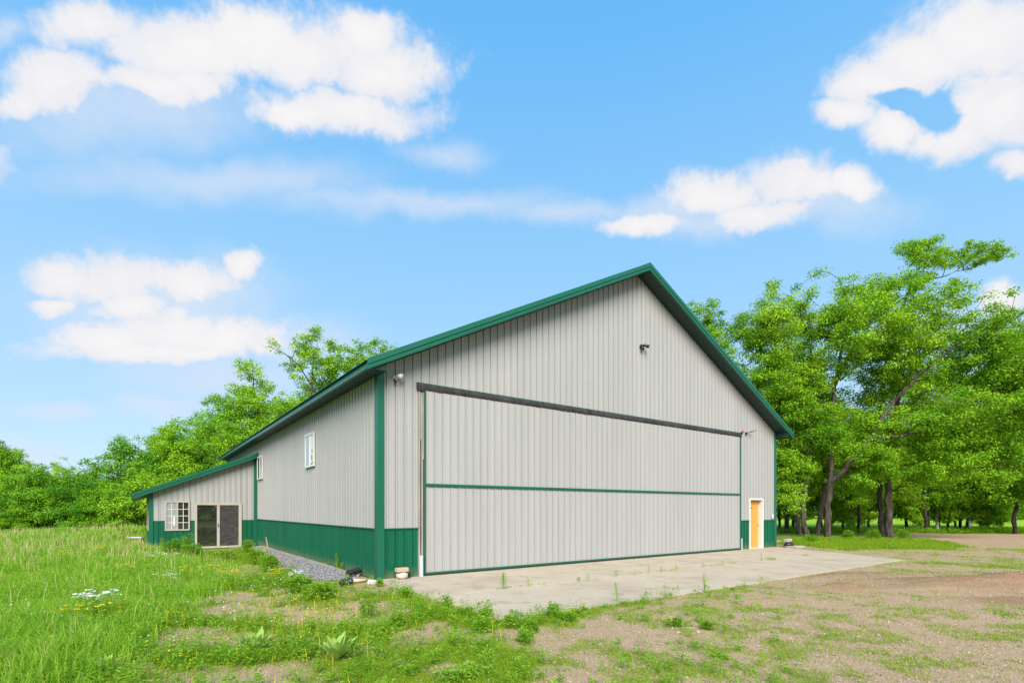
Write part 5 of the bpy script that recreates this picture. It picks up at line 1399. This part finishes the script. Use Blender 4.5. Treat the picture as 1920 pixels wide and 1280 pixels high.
def skydir(px, py):
    return np.array(Vector(((px - 960) / F, 1.0, (HZ - py) / F)).normalized())
def blob(px, py, rx, ry):
    c = skydir(px, py)
    d1 = (skydir(px + 5, py) - skydir(px - 5, py)) / 10 * rx * 1.12
    d2 = (skydir(px, py + 5) - skydir(px, py - 5)) / 10 * ry * 1.12
    nrm = np.cross(d1, d2)
    q1 = np.cross(d2, nrm) / np.dot(d1, np.cross(d2, nrm)); q2 = np.cross(nrm, d1) / np.dot(d2, np.cross(nrm, d1))
    d = vm('SUBTRACT', ae, tuple(c)).outputs[0]
    cc = nt.nodes.new('ShaderNodeCombineXYZ')
    nt.links.new(vm('DOT_PRODUCT', d, tuple(q1)).outputs['Value'], cc.inputs[0])
    nt.links.new(vm('DOT_PRODUCT', d, tuple(q2)).outputs['Value'], cc.inputs[1])
    far_ = math_(nt, 'MULTIPLY', math_(nt, 'LESS_THAN', vm('DOT_PRODUCT', ae, tuple(c)).outputs['Value'], 0.2), 9.0)
    return math_(nt, 'SUBTRACT', math_(nt, 'SUBTRACT', 1.0, vm('LENGTH', cc.outputs[0]).outputs['Value']), far_)
def union(bl):
    r_ = None
    for q in bl:
        v = blob(*q)
        r_ = v if r_ is None else math_(nt, 'MAXIMUM', r_, v)
    return r_
dense = union([(190, 60, 120, 62), (330, 95, 170, 80), (470, 75, 160, 80), (580, 100, 170, 90), (690, 60, 90, 60), (720, 130, 160, 90), (650, 205, 220, 62), (120, 165, 130, 62), (40, 190, 70, 40), (290, 170, 150, 40), (560, 215, 130, 40),
               (1850, 80, 200, 110), (1720, 110, 140, 70), (1640, 150, 110, 60), (1590, 210, 70, 36), (1680, 240, 80, 50), (1790, 255, 120, 60), (1880, 200, 130, 110), (1900, 315, 60, 36), (2050, 130, 220, 180),
               (1350, 365, 130, 58), (1480, 350, 130, 62), (1590, 350, 80, 48), (1420, 410, 130, 36), (1200, 425, 100, 30), (1890, 550, 60, 42),
               (110, 520, 90, 52), (210, 530, 130, 56), (340, 530, 120, 50), (445, 500, 40, 34), (90, 572, 70, 24), (240, 575, 90, 30),
               (200, 635, 140, 44), (330, 620, 150, 56), (440, 625, 130, 50), (300, 655, 240, 28), (-200, 300, 250, 90), (2300, 420, 250, 70)])
thin = union([(250, 230, 330, 110), (420, 340, 400, 60), (800, 380, 420, 40), (1080, 395, 240, 34), (840, 275, 110, 40), (1250, 400, 220, 50), (560, 640, 190, 70), (420, 700, 260, 60), (110, 770, 120, 26), (300, 760, 130, 40), (60, 860, 120, 50), (1820, 610, 220, 60), (1500, 390, 260, 70), (1290, 420, 150, 50), (300, 560, 340, 110), (30, 70, 60, 40)])
n1 = wn(11.0, 9, .64).outputs[0]; n2 = wn(3.0, 5, .55).outputs[0]
fd = math_(nt, 'ADD', dense, math_(nt, 'MULTIPLY', math_(nt, 'SUBTRACT', n1, .5), 1.0))
n3 = wn(34.0, 8, .66, None, .3).outputs[0]
fd = math_(nt, 'ADD', fd, math_(nt, 'MULTIPLY', math_(nt, 'SUBTRACT', n3, .5), .6))
hole = math_(nt, 'ADD', math_(nt, 'MAXIMUM', blob(1688, 178, 50, 20), blob(1768, 212, 50, 42)), math_(nt, 'MULTIPLY', math_(nt, 'SUBTRACT', n1, .5), 2.2))
fd = math_(nt, 'SUBTRACT', fd, math_(nt, 'MULTIPLY', math_(nt, 'MINIMUM', math_(nt, 'MAXIMUM', hole, 0.0), 1.0), 1.25))
ft = math_(nt, 'ADD', thin, math_(nt, 'MULTIPLY', math_(nt, 'SUBTRACT', n1, .5), .8))
md = nt.nodes.new('ShaderNodeMapRange'); md.interpolation_type = 'SMOOTHSTEP'; nt.links.new(fd, md.inputs[0]); md.inputs[1].default_value = -.02; md.inputs[2].default_value = .56
mt_ = nt.nodes.new('ShaderNodeMapRange'); mt_.interpolation_type = 'SMOOTHSTEP'; nt.links.new(ft, mt_.inputs[0]); mt_.inputs[1].default_value = 0; mt_.inputs[2].default_value = 1.0; mt_.inputs[4].default_value = .62
# general cloud away from the framed part of the sky
bk = nt.nodes.new('ShaderNodeMapRange'); bk.interpolation_type = 'SMOOTHSTEP'; nt.links.new(sp.outputs[1], bk.inputs[0]); bk.inputs[1].default_value = .30; bk.inputs[2].default_value = .0
gc = nt.nodes.new('ShaderNodeMapRange'); gc.interpolation_type = 'SMOOTHSTEP'; nt.links.new(n2, gc.inputs[0]); gc.inputs[1].default_value = .45; gc.inputs[2].default_value = .65
mb_ = math_(nt, 'MULTIPLY', bk.outputs[0], gc.outputs[0])
cl = math_(nt, 'MAXIMUM', math_(nt, 'MAXIMUM', md.outputs[0], mt_.outputs[0]), mb_, True)
K = 1 / (SK * 2 ** EXPO)
tint = (1.0, 1.0, 1.0)
elr = ramp(nt, EL_, [(0.0, (.54, .74, .92)), (.20, (.43, .68, .93)), (.42, (.30, .62, .95)), (.72, (.155, .51, .96)), (1.0, (.10, .41, .88))])
elr = mixc(nt, 1.0, elr, (K, K, K), 'MULTIPLY')
skyc = mixc(nt, .08, elr, sky.outputs[0])
shd = math_(nt, 'ADD', math_(nt, 'MULTIPLY', fd, .75), math_(nt, 'MULTIPLY', math_(nt, 'SUBTRACT', wn(7.0, 6, .6).outputs[0], .42), 1.3))
ccol = ramp(nt, shd, [(.0, (.74, .80, .92)), (.25, (.82, .84, .91)), (.55, (.88, .875, .905)), (.9, (.94, .93, .935))])
ccol = mixc(nt, 1.0, ccol, (K, K, K), 'MULTIPLY')
hz_ = nt.nodes.new('ShaderNodeMapRange'); nt.links.new(EL_, hz_.inputs[0]); hz_.inputs[1].default_value = 0.0; hz_.inputs[2].default_value = .75; hz_.inputs[3].default_value = 1; hz_.inputs[4].default_value = 0
fin = mixc(nt, cl, skyc, ccol)
nt.links.new(fin, bg.inputs[0])

sl_ = bpy.data.lights.new('sun', 'SUN'); sl_.energy = 2.2; sl_.angle = R(40); sl_.color = (1.0, .93, .82)
so = bpy.data.objects.new('sun', sl_); COL.objects.link(so)
so.rotation_euler = (-SUN_DIR).to_track_quat('-Z', 'Y').to_euler(); so.location = (0, -20, 40)

vs_ = sc.view_settings
vs_.view_transform = 'Standard'; vs_.look = 'None'; vs_.exposure = EXPO; vs_.gamma = 1; vs_.use_curve_mapping = False
sc.render.engine = 'CYCLES'
sc.cycles.max_bounces = 10; sc.cycles.diffuse_bounces = 4; sc.cycles.transparent_max_bounces = 8
sc.cycles.use_denoising = True
